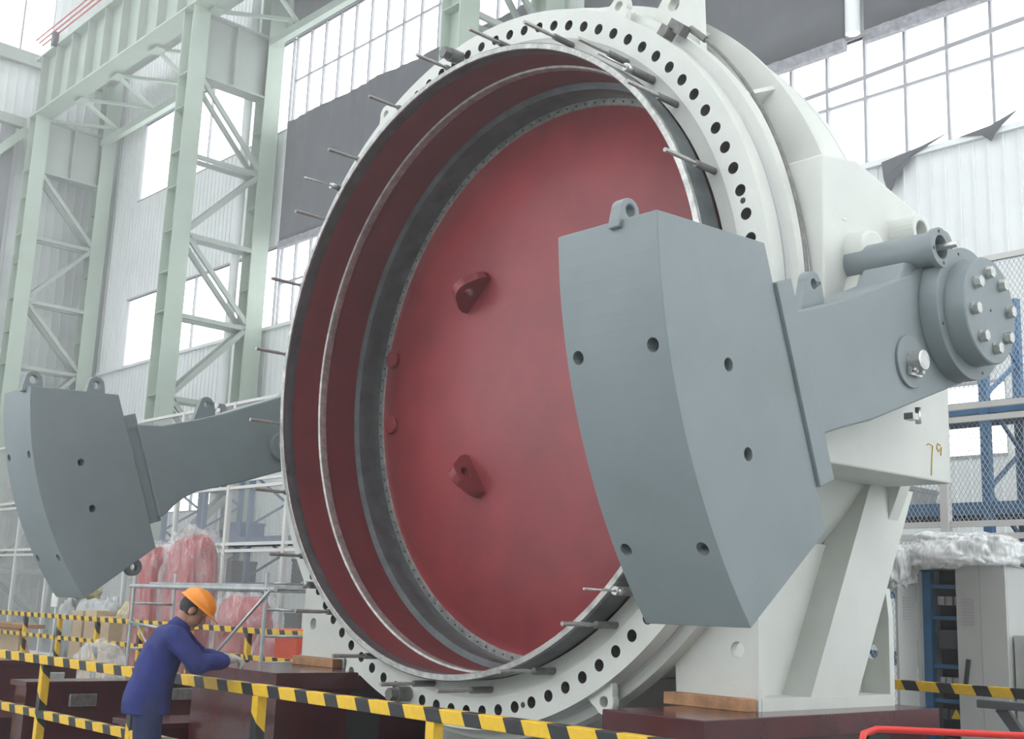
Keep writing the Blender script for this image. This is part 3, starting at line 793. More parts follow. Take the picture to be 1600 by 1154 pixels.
# ------------------------------------------------------------------ counterweight levers
U = Vector((0, -.937, -.350)); W_ = Vector((0, -.350, .937))
def lever(sd, XBI, XBO, XAI, XAO, XF, XK, label):
    """sd +1 right, -1 left; block inner/outer X, arm inner/outer X, hub flange and cap face X"""
    L = thing('counterweight_lever', label, 'lever', (XAO, YS, ZV), 'counterweight levers')
    H = Vector((0, YS, ZV))
    def to3(u, w, x): return H + U * u + W_ * w + Vector((x, 0, 0))
    # block
    front = []
    for i in range(25):
        w = .945 - 1.93 * i / 24
        front.append((math.sqrt(3.125 ** 2 - w * w), w))
    poly = [(2.21, .70)] + front + [(2.21, -.75)]
    b = MB().prism(poly, to3, XBI, XBO).build('weight_block', M['grey'], L, bevel=.005)
    holes = MB()
    def h_at(yr, zr): d = Vector((0, yr, zr)); return d.dot(U), d.dot(W_)
    for yr, zr in ((-2.60, -.772), (-2.45, -1.171)):
        u, w = h_at(yr, zr)
        holes.tube(to3(u, w, XBO + .1), to3(u, w, XBO - .12), .033, n=20); holes.tube(to3(u, w, XBI + .12), to3(u, w, XBI - .1), .033, n=20)
    for ang in (-13.8, -31.2):
        a = math.radians(ang)
        for fx in (.12, .86):
            x = XBI + (XBO - XBI) * (fx if sd > 0 else 1 - fx)
            d = Vector((0, -math.cos(a), math.sin(a)))
            c = H + Vector((x, 0, 0)) + d * 3.12
            holes.tube(c + d * .2, c - d * .10, .034, n=20)
    cut(b, holes)
    # bevelled edge line of the cover plate on the front
    def blk_lug(u0, xa, R=.085, ln=.14):
        top = to3(u0, (.70 + (u0 - 2.21) * .30), 0)
        d = Vector((0, -.30, 0)); er = Vector((0, 0, 1)); et = Vector((0, 1, 0))
        c = top + Vector((0, 0, ln - .03))
        n = 24; out = []
        for i in range(n):
            th = -PI / 2 + 2 * PI * i / n; p, q = math.cos(th), math.sin(th)
            out.append((p * R, q * R) if q > 0 else (p * (R + .03 * min(1, -2 * q)) if abs(p) > .3 else p * (R + .03), -ln * min(1, -2.2 * q)))
        mbl = MB(); mbl.ring_prism((0, 0), out, circ(0, 0, R * .48, n, -PI / 2, 1.5 * PI), lambda p, q, tt: c + et * p + er * q + Vector((tt, 0, 0)), xa - .035, xa + .035)
        mbl.build('lifting_lug', M['grey'], b, bevel=.008)
    xm_ = XBI + (XBO - XBI) * .45
    xl_ = max(XBI, XBO) - (.24 if sd > 0 else .13)
    lr_ = .062 if sd > 0 else .078
    blk_lug(2.93, xl_, lr_, lr_ * 1.5); blk_lug(2.38, xl_ - (.12 if sd > 0 else 0), lr_, lr_ * 1.5)
    # lower lug
    c = to3(2.42, -.87, 0); xq = XBI + (.08 if sd > 0 else -.12)
    MB().ring_prism((0, 0), circ(0, 0, .08), circ(0, 0, .035), lambda p, q, tt: c + Vector((tt, p, q)), xq - .04, xq + .04).build('lifting_lug', M['grey'], b, bevel=.008)
    # end plate
    px0, px1 = sorted((XBI + sd * .04, XBO + sd * .02))
    MB().prism([(2.075, .50), (2.21, .50), (2.21, -.53), (2.075, -.53)], to3, px0, px1).build('end_plate', M['grey'], L, bevel=.005)
    # arm
    arc = [(.43 * math.cos(t), .43 * math.sin(t)) for t in [math.radians(100 + 160 * i / 24) for i in range(25)]]
    poly = [(2.10, .40), (1.86, .33), (1.5, .305), (1.2, .30), (.4, .33)] + arc + [(.35, -.415), (1.2, -.40), (1.50, -.372), (1.68, -.362), (1.82, -.385), (1.93, -.425), (2.02, -.475), (2.10, -.50)]
    arm = MB().prism(poly, to3, XAI, XAO).build('arm', M['grey'], L, bevel=.012)
    # reinforcing boss: swelling of the arm at the hub up to the latch cylinder
    s0 = to3(.05, .25, XAO)
    # hub flange + cap
    MB().lathe([(0, 0), (.42, 0), (.42, (XF - XAO) * sd)] + [(.0, (XF - XAO) * sd)], (XAO, YS, ZV), (sd, 0, 0), 72).build('hub_flange', M['grey'], L, bevel=.004)
    K = MB().lathe([(.335, 0), (.335, (XK - XF) * sd - .008), (.327, (XK - XF) * sd), (0, (XK - XF) * sd)], (XF, YS, ZV), (sd, 0, 0), 72).build('hub_cap', M['grey'], L)
    for k in range(8):
        a = math.radians(8 + 45 * k); c = Vector((XK, YS + .235 * math.cos(a), ZV + .235 * math.sin(a)))
        q = MB().tube(c, c + Vector((sd * .012, 0, 0)), .038, n=20); q.tube(c + Vector((sd * .012, 0, 0)), c + Vector((sd * .044, 0, 0)), .038, .036, n=6)
        q.build('hub_bolt', M['steel'], K)
    q = MB()
    for g in (20, 110, 200, 290):
        a = math.radians(g); c = Vector((XF, YS + .38 * math.cos(a), ZV + .38 * math.sin(a))); q.tube(c, c + Vector((sd * .002, 0, 0)), .010, n=10)
    q.tube((XK, YS, ZV), (XK + sd * .002, YS, ZV), .010, n=10)
    q.build('tapped_holes', M['hole'], L)
    # pivot pin with washer and keeper, through the arm
    c = to3(.653, -.167, 0)
    MB().tube(c + Vector((XAO, 0, 0)), c + Vector((XAO + sd * .018, 0, 0)), .16, n=40).build('pin_washer', M['grey'], L, bevel=.004)
    MB().tube(c + Vector((XAI, 0, 0)), c + Vector((XAI - sd * .05, 0, 0)), .14, n=40).build('pin_washer', M['grey'], L, bevel=.004)
    pin = MB().tube(c + Vector((XAI - sd * .10, 0, 0)), c + Vector((XAO + sd * .10, 0, 0)), .062, n=28)
    pin = pin.build('pivot_pin', M['steel'] if sd > 0 else M['grey'], L, bevel=.005)
    kp = MB().box(c + Vector((XAO + sd * .035, -.0, -.065)), (.02, .13, .05))
    for dy in (-.03, .04): kp.tube(c + Vector((XAO + sd * .04, dy, -.06)), c + Vector((XAO + sd * .07, dy, -.06)), .018, n=6)
    kp.build('keeper_plate', M['steel'], pin)
    # arm lug
    c = to3(1.33, .30, 0) + Vector((0, 0, .13)); n = 24; out = []
    for i in range(n):
        th = -PI / 2 + 2 * PI * i / n; p, qq = math.cos(th), math.sin(th)
        out.append((p * .075, qq * .075) if qq > 0 else (p * (.075 + .05 * min(1, -2 * qq)) + (.05 * qq if p < 0 else 0), -.16 * min(1, -2 * qq) + (.03 * p)))
    MB().ring_prism((0, 0), out, circ(0, 0, .03, n, -PI / 2, 1.5 * PI), lambda p, qq, tt: c + Vector((tt, p, qq)), XAO - sd * .16 - .03, XAO - sd * .16 + .03).build('lifting_lug', M['grey'], L, bevel=.006)
    return L
LR = lever(1, -3.92, -3.30, -3.86, -3.52, -3.40, -3.27, 'blue grey counterweight lever in front, pointing at the viewer on the right')
LL = lever(-1, -10.42, -11.04, -10.42, -10.74, -10.86, -10.99, 'dark looking counterweight lever at far left behind the ring')
# latch cylinder on the right arm, with bracket, flange, rod and eye
T = thing('latch_cylinder', 'blue grey latch cylinder with open end flange above the right lever arm', 'cylinder', (-3.6, 6.62, 3.86))
YL, ZL = 6.605, 3.862
MB().lathe([(.105, 0), (.105, .62)], (-4.02, YL, ZL), (1, 0, 0), 40).build('barrel', M['grey'], T)
MB().lathe([(.075, 0.0), (.122, 0), (.122, .035), (.075, .035), (.075, -.15)], (-3.42, YL, ZL), (1, 0, 0), 40).build('end_flange', M['grey'], T)
MB().tube((-3.55, YL, ZL), (-3.54, YL, ZL), .075, n=24).build('bore', M['hole'], T)
q = MB()
for k in range(4):
    a = math.radians(15 + 90 * k); q.tube((-3.386, YL + .098 * math.cos(a), ZL + .098 * math.sin(a)), (-3.383, YL + .098 * math.cos(a), ZL + .098 * math.sin(a)), .011, n=10)
q.build('flange_holes', M['hole'], T)
MB().tube((-3.54, YL, ZL), (-3.28, YL, ZL), .021, n=14).build('rod', M['steel'], T)
b = MB().prism([(6.44, 3.76), (6.78, 3.82), (6.82, 3.62), (6.15, 3.44), (6.15, 3.52), (6.36, 3.62)], lambda a, c, tt: (tt, a, c), -3.83, -3.54)
b.build('saddle_bracket', M['grey'], T, bevel=.02)
def eye(x0, x1, y, z, R, r, m, name):
    MB().ring_prism((0, 0), circ(0, 0, R), circ(0, 0, r), lambda p, q, tt: (tt, y + p, z + q), x0, x1).build(name, m, T, bevel=.008)
eye(-3.72, -3.56, 7.02, 4.02, .085, .04, M['grey'], 'pivot_eye')
b = MB().prism([(6.93, 3.8), (7.12, 3.8), (7.10, 4.02), (6.94, 4.02)], lambda a, c, tt: (tt, a, c), -3.72, -3.56); b.build('pivot_lug', M['grey'], T, bevel=.005)
MB().ring_prism((0, 0), circ(0, 0, .12), circ(0, 0, .075), lambda p, q, tt: (tt, 7.2 + p, 4.20 + q), -4.1, -3.82).build('sleeve_ring', M['white'], T, bevel=.01)
# name tag plate on the right arm
c = Vector((0, YS, ZV)) + U * .33 + W_ * .15
MB().box((-3.517, c.y - .0, c.z), (.006, .035, .035)).build('id_plate', M['steel'], LR)
# grip clamps under the right arm against the housing
cc = MB().box((-3.62, 6.62, 2.84), (.06, .08, .04)); cc.tube((-3.60, 6.66, 2.90), (-3.60, 6.66, 2.80), .018, n=8); cc.build('grease_fittings', M['steel'], LR)

# ------------------------------------------------------------------ plinths
def plinth(x0, x1, y0, y1, z, label, x1b=None):
    t = thing('steel_plinth', label, 'plinth', ((x0 + x1) / 2, y0, 0), 'steel plinths under the valve')
    MB().bx(x0, x1, y0, y1, z - .13, z).build('top_plate', M['plinth'], t, bevel=.006)
    b = MB().bx(x0 + .06, x1 - .06, y0 + .05, y1 - .05, 0, z - .13)
    b.bx(x0, x1, y0, y1, 0, .06)
    o = b.build('pedestal', M['plinth'], t)
    s_ = x1 - .06
    for yy in (y0 + .9, y0 + 1.9):
        MB().prism([(yy - .16, .42), (yy + .16, .42), (yy + .16, .86), (yy + .1, .9), (yy - .1, .9), (yy - .16, .86)], lambda a, c, tt: (tt, a, c), s_, s_ + .006).build('opening', M['hole'], t)
    return t
plinth(-4.97, -4.22, 5.38, 7.98, 1.05, 'dark red steel plinth under the right foot of the valve')
plinth(-9.75, -8.28, 5.22, 7.98, 1.05, 'dark red steel plinth under the left foot, near the worker')
# cross member between plinths
tag(MB().bx(-8.2, -5.05, 6.7, 7.0, 0, .45).build('steel_beam', M['plinth'], None, bevel=.01), 'dark red floor beam lying between the two plinths', 'beam')

# ------------------------------------------------------------------ hazard railings
def railing(name, label, x0, x1, y, zt, zm, posts, w=.075, grp=None):
    t = thing(name, label, 'railing', ((x0 + x1) / 2, y, 0), grp)
    MB().bx(x0, x1, y - w / 2, y + w / 2, zt - w, zt).build('top_rail', M['stripe'], t, bevel=.005)
    if zm: MB().bx(x0, x1, y - w / 2 + .003, y + w / 2 - .003, zm - w * .45, zm + w * .45).build('mid_rail', M['stripe'], t, bevel=.005)
    for p in posts: MB().bx(p - w / 2, p + w / 2, y - w / 2 + .001, y + w / 2 - .001, 0, zt - w).build('post', M['stripe_v'], t, bevel=.005)
    return t
railing('safety_railing', 'yellow and black striped railing in front of the valve, running past the worker', -16.5, -1.2, 4.42, 1.05, .55, (-14.4, -12.6, -10.8, -9.02, -7.2, -5.35, -3.45, -1.6))
railing('safety_railing', 'yellow and black striped railing at far left in front of the mesh fence', -27.5, -12.6, 9.3, 1.21, .79, (-27.2, -25.6, -23.92, -22.29, -20.66, -19.0, -17.3, -15.58, -14.0, -12.7), .08)
railing('safety_railing', 'yellow and black striped railing in front of the grey cabinet', -6.0, -1.6, 10.1, 1.12, None, (-1.7,), .085)
# red tubular guard at the lower right corner
tag(MB().path([(-2.24, 3.70, 0), (-2.24, 3.70, 1.14), (-2.245, 3.71, 1.20), (-2.255, 3.74, 1.235), (-2.24, 3.80, 1.25), (-2.18, 3.87, 1.25), (-1.88, 4.13, 1.25), (-1.74, 4.25, 1.25), (-1.70, 4.28, 1.2), (-1.70, 4.28, 0)], .0115, 12).build('tubular_guard', M['tubered']), 'bright red bent tube guard at the bottom right corner', 'guard rail')
# dark crossing braces below the cabinet
t = thing('trestle', 'dark steel crossed-leg trestle in front of the cabinet', 'trestle', (-4.3, 9.3, 0))
MB().bar((-4.95, 9.3, 0.03), (-3.6, 9.3, 1.0), .06, .08).build('leg', M['darkgrey'], t); MB().bar((-3.7, 9.38, 0.03), (-4.45, 9.38, 1.0), .06, .08).build('leg', M['darkgrey'], t)
MB().bar((-4.6, 9.34, 1.02), (-3.0, 9.34, 1.02), .1, .06).build('top_bar', M['darkgrey'], t)
tag(MB().bx(-4.5, -2.6, 10.25, 10.35, 0, .75).build('steel_sheet', M['plinth']), 'dark red steel sheet standing beside the open cabinet', 'sheet')

# ------------------------------------------------------------------ electrical cabinet with dust sheet
t = thing('electrical_cabinet', 'light grey electrical cabinet with an open left door at the right', 'cabinet', (-5.4, 10.8, 0))
x0, x1, y0, y1, h = -5.83, -4.95, 10.65, 11.15, 2.16
b = MB(); b.bx(x0, x0 + .03, y0, y1, 0, h); b.bx(x1 - .03, x1, y0, y1, 0, h); b.bx(x0, x1, y1 - .03, y1, 0, h); b.bx(x0, x1, y0, y1, h - .03, h); b.bx(x0, x1, y0, y1, 0, .12)
b.build('body', M['cab'], t, bevel=.005)
d = MB().bx(-5.42, -4.95, y0 - .03, y0 - .002, .12, h).build('door', M['cab'], t, bevel=.004)
v = MB()
for k in range(9): v.bx(-5.36, -5.24, y0 - .036, y0 - .028, 1.62 + k * .028, 1.632 + k * .028)
v.build('vent', M['sheet_grey'], d)
MB().box((-5.33, y0 - .045, 1.20), (.035, .03, .24), Matrix.Rotation(.15, 3, 'Y')).build('handle', M['dark'], d, bevel=.005)
MB().bx(-5.19, -5.186, y0 - .033, y0 - .028, .12, h).build('seam', M['frame'], d)
# opened left door leaf
dl = MB().bx(x0 - .03, x0, y0 - .34, y0 - .002, .12, h).build('door', M['cab'], t, bevel=.004)
v = MB()
for k in range(8): v.bx(x0, x0 + .006, y0 - .25, y0 - .12, 1.65 + k * .028, 1.662 + k * .028)
v.build('vent', M['sheet_grey'], dl)
MB().prism([(y0 - .22, .75), (y0 - .12, .75), (y0 - .17, .84)], lambda a, c, tt: (tt, a, c), x0, x0 + .004).build('warning_sticker', M['sticker'], dl)
fr = MB(); fr.bx(-5.80, -5.72, y0 + .06, y0 + .14, .12, h - .05); fr.bx(-5.36, -5.32, y0 + .10, y0 + .14, .12, h - .05)
for z in (1.97, 1.68, 1.24, .93, .5): fr.bx(-5.80, -5.32, y0 + .09, y0 + .13, z - .018, z + .018)
fr.build('inner_frame', M['blue'], t)
MB().bx(x0 + .04, -4.99, y1 - .12, y1 - .09, .14, h - .04).build('back_panel', M['darkgrey'], t)
for i, (z, n, hh, m_) in enumerate(((1.80, 4, .08, 'lightgrey'), (1.40, 1, .17, 'darkgrey'), (1.04, 5, .10, 'lightgrey'), (.76, 4, .10, 'darkgrey'), (.40, 1, .2, 'darkgrey'))):
    for k in range(n):
        wd = .30 / n
        MB().bx(-5.69 + k * wd * 1.1, -5.69 + k * wd * 1.1 + wd * .85, y0 + .14, y0 + .28, z, z + hh).build('switchgear', M[m_], t, bevel=.004)
MB().bx(-5.60, -5.52, y0 + .13, y0 + .15, .56, .60).build('red_label', M['redled'], t)
MB().prism([(-5.54, .78), (-5.44, .78), (-5.49, .87)], lambda a, c, tt: (a, tt, c), y0 + .04, y0 + .045).build('warning_sticker', M['sticker'], t)
# second grey unit beside it
t2 = thing('side_cabinet', 'low grey cabinet section right of the open cabinet', 'cabinet', (-4.7, 10.9, 0))
MB().bx(-4.93, -3.9, 10.7, 11.2, 0, 1.55).build('body', M['cab'], t2, bevel=.006); MB().bx(-4.85, -3.98, 10.68, 10.70, .15, 1.5).build('door', M['cab'], t2, bevel=.004)
def rock(mb, c, r, amp, fr, seg=48, rings_=28, squ=.55, seed=0, base=None):
    vs = []; c = Vector(c)
    for i in range(rings_ + 1):
        ph = PI * i / rings_
        for k in range(seg):
            th = 2 * PI * k / seg
            d = Vector((math.sin(ph) * math.cos(th), math.sin(ph) * math.sin(th), math.cos(ph)))
            q = Vector([math.copysign(abs(a) ** squ, a) for a in d])
            nn = noise.noise(Vector((d.x * fr + seed, d.y * fr, d.z * fr * .6))) + .5 * abs(noise.noise(Vector((d.x * fr * 2.7, d.y * fr * 2.7 + seed, d.z * fr * 1.2))))
            p = c + Vector((q.x * r[0], q.y * r[1], q.z * r[2])) * (1 + amp * nn)
            if base is not None: p.z = max(p.z, base)
            vs.append(p)
    fs = [(i * seg + k, (i + 1) * seg + k, (i + 1) * seg + (k + 1) % seg, i * seg + (k + 1) % seg) for i in range(rings_) for k in range(seg)]
    return mb.add(vs, fs, True)
b = MB(); rock(b, (-5.42, 10.78, 2.30), (.54, .42, .16), .34, 1.9, 110, 48, .75, 3, base=2.165)
rock(b, (-5.88, 10.40, 2.13), (.13, .22, .20), .35, 3, 60, 32, .8, 9)
rock(b, (-5.60, 10.52, 2.24), (.34, .14, .10), .4, 3, 60, 32, .8, 19)
o = b.build('dust_sheet', M['filmw'], merge=False); tag(o, 'crumpled translucent plastic sheet heaped on the electrical cabinet', 'plastic sheet')

# ------------------------------------------------------------------ left background: scaffold, wrapped goods, cartons
t = thing('scaffold_frame', 'grey tubular scaffold frame behind the worker', 'scaffold', (-13.5, 7.8, 0))
XS = (-15.64, -12.25); YSs = (7.5, 8.1)
for i, x in enumerate(XS):
    for y in YSs: MB().tube((x, y, 0), (x, y, 1.92), .026, n=10).build('post', M['alu'], t)
    lz = .3
    while lz < 1.8:
        MB().tube((x, YSs[0], lz), (x, YSs[1], lz), .018, n=8).build('rung', M['alu'], t); lz += .3
for y in YSs:
    MB().tube((XS[0] - .1, y, 1.73), (XS[1] + .2, y, 1.73), .028, n=10).build('ledger', M['alu'], t)
MB().tube((XS[0], 7.47, 1.25), (XS[0] + 1.0, 7.47, 1.2), .016, n=8).build('brace', M['alu'], t)
MB().tube((-12.1, 7.46, 1.72), (-13.9, 7.46, .5), .02, n=8).build('brace', M['alu'], t)
MB().tube((-11.4, 8.14, 1.68), (-13.0, 8.14, .55), .02, n=8).build('brace', M['alu'], t)
MB().tube((XS[0], 7.53, 1.3), (XS[0] + .9, 7.53, .7), .014, n=8).build('brace', M['alu'], t)
MB().bx(XS[0] + .4, XS[1] - .1, 7.52, 8.08, 1.76, 1.79).build('deck_board', M['alu'], t)
def wrapped(name, label, c, r, seed, m_in, h):
    t = thing(name, label, 'wrapped machine part', (c[0], c[1], 0), 'red parts wrapped in clear film')
    a = MB(); rock(a, (c[0], c[1], h / 2), (r[0] * .86, r[1] * .86, h / 2 * .96), .10, 2.2, 40, 24, .5, seed, base=.01); a.build('red_casting', m_in, t, merge=False)
    a = MB(); rock(a, (c[0], c[1], h / 2 + .01), (r[0] * 1.02, r[1] * 1.02, h / 2 * 1.03), .16, 3.5, 72, 40, .55, seed + 5, base=.0); a.build('wrap_film', M['film'], t, merge=False)
wrapped('wrapped_casting', 'tall red part in clear film behind the far left scaffold post', (-20.0, 10.0), (.42, .4), 1, M['pinkred'], 2.45)
wrapped('wrapped_casting', 'tall red part in clear film, right one of the tall pair', (-18.95, 10.1), (.52, .4), 4, M['pinkred'], 2.68)
wrapped('wrapped_casting', 'shorter red part in clear film beside the worker', (-16.9, 10.0), (.52, .4), 8, M['pinkred'], 1.66)
wrapped('wrapped_casting', 'grey rounded part in clear film under the scaffold', (-16.1, 11.45), (.45, .38), 12, M['sheet_grey'], 1.85)
wrapped('wrapped_casting', 'low red part in clear film partly hidden by the worker\'s arm', (-15.7, 9.85), (.36, .28), 15, M['pinkred'], 1.1)
tag(MB().bx(-15.2, -14.6, 9.5, 9.8, 0, 1.22).build('red_panel', M['orange_red'], None, bevel=.02), 'bright orange red panel standing behind the scaffold', 'panel')
t = thing('machine_cabinet', 'pale cream machine cabinet behind the scaffold right end', 'cabinet', (-14.5, 10.2, 0))
MB().bx(-15.6, -13.5, 10.2, 10.9, 0, 1.5).build('body', M['creamgreen'], t, bevel=.01); MB().bx(-15.5, -14.6, 10.18, 10.2, .2, 1.4).build('door', M['creamgreen'], t, bevel=.005)
for k, (x, w_, h_) in enumerate(((-22.6, .5, 1.3), (-22.05, .55, 1.2), (-23.2, .5, 1.28))):
    tag(MB().bx(x, x + w_, 9.9, 10.3, 0, h_).build('carton', M['card'], None, bevel=.01), ['tall plain carton in the middle of the row by the far railing', 'rightmost plain carton of the row by the far railing', 'leftmost plain carton of the row by the far railing'][k], 'carton', 'cartons by the far railing')
for k, (x, z, r_) in enumerate(((-25.1, .75, .34), (-24.3, .72, .33), (-23.5, .74, .32), (-22.4, .72, .30), (-21.6, .74, .33), (-20.9, .7, .27), (-24.6, 1.62, .25))):
    b = MB(); rock(b, (x, 10.75, z), (r_, .28, (z * .98 if z < 1 else .13)), .25, 3, 40, 22, .7, k * 3.3, base=.0 if z < 1 else None)
    tag(b.build('filled_sack', M['yellowbag'] if k > 2 else M['sheet_grey'], None, merge=False), ['grey film-wrapped sack at the left end of the sack row', 'grey film-wrapped sack, second from the left in the row', 'grey film-wrapped sack in the row behind the leftmost carton', 'yellowish sack behind the cartons, left of the yellow ones', 'yellowish sack behind the cartons, middle of the yellow ones', 'yellowish sack behind the cartons, nearest the tall red wrapped parts', 'small yellowish sack lying on top of the grey ones'][k], 'sack', 'sacks piled at far left')
tag(MB().box((-24.95, 10.25, 1.45), (.30, .03, .28)).bx(-24.97, -24.93, 10.27, 10.3, 0, 1.4).build('white_sign', M['paper'], None, bevel=.01), 'small white panel on a thin stand beside the sack pile', 'panel')
t = thing('wooden_pallet', 'pale wooden crate frame behind the railing at the left edge', 'pallet', (-26, 9.7, 0))
MB().bx(-28, -24.9, 9.6, 10.1, .86, .94).build('top_board', M['wood'], t); MB().bx(-28, -25.2, 9.7, 9.75, .05, .86).build('side_board', M['card'], t); MB().bar((-25.2, 9.7, .86), (-24.4, 9.7, 0.02), .1, .1).build('strut', M['wood'], t)
b = MB(); rock(b, (-18.9, 8.6, .42), (.5, .3, .40), .35, 3.2, 60, 30, .8, 2, base=0.0)
tag(b.build('crumpled_film', M['film'], None, merge=False), 'heap of crumpled clear film on the floor behind the scaffold', 'plastic film')
tag(MB().path([(-13.2, 9.2, 3.2), (-13.0, 9.2, 2.6), (-12.7, 9.2, 2.0), (-12.3, 9.2, 1.4), (-12.2, 9.2, .8), (-12.2, 9.2, 0)], .012, 6).build('hanging_cable', M['darkgrey']), 'thin dark cable hanging beside the left rim of the ring', 'cable')
# lamps row on the fence
t = thing('work_lamp', 'small four-cell lamp fixture by the left lever', 'lamp', (-20.9, 11.5, 5.2))
MB().bar((-21.15, 11.6, 5.35), (-20.85, 11.6, 4.95), .12, .12).bx(-21.05, -20.95, 11.6, 11.97, 5.1, 5.2).build('housing', M['darkgrey'], t)
for k in range(4): MB().box((-21.16 + k * .09, 11.5, 5.36 - k * .115), (.07, .04, .07)).build('lamp_cell', M['paper'], t)

# ------------------------------------------------------------------ dark red floor frames at lower left
def frame_beam(x0, x1, y0, y1, z, label, holes=()):
    t = thing('base_frame', label, 'steel frame', ((x0 + x1) / 2, y0, 0), 'dark red base frames on the floor')
    b = MB().bx(x0, x1, y0, y1, z - .05, z); b.bx(x0 + .1, x1 - .03, y0 + .02, y1 - .02, .04, z - .05); b.bx(x0, x1 + .1, y0, y1, 0, .05)
    b.build('beam', M['plinth'], t, bevel=.004)
    for (yy, zz, w, h_) in holes:
        r = MB().bx(x1 - .03, x1 + .0, yy - w / 2, yy + w / 2, zz - h_ / 2, zz + h_ / 2)
        r.build('slot', M['steel'], t, bevel=.01)
    return t
frame_beam(-12.1, -11.7, 4.62, 7.4, .76, 'dark red base frame on the floor behind the railing at left, longest one', ((5.2, .58, .28, .12), (6.3, .62, .3, .12)))
frame_beam(-15.0, -14.6, 5.3, 6.4, .80, 'dark red base frame farther back at the left edge', ((6.1, .6, .25, .12),))
frame_beam(-10.6, -9.95, 5.0, 6.3, .52, 'low dark red base frame beside the left plinth', ())
frame_beam(-13.5, -12.6, 4.7, 5.2, .35, 'low dark red base frame nearest the left edge', ())
st = thing('grey_decking', 'grey ribbed steel decking step beside the worker', 'step', (-9.9, 4.9, 0))
for k in range(5): MB().bx(-10.4 + k * .18, -10.25 + k * .18, 4.75, 5.0, .0, .30 + .0 * k).build('plank', M['frame'], st)
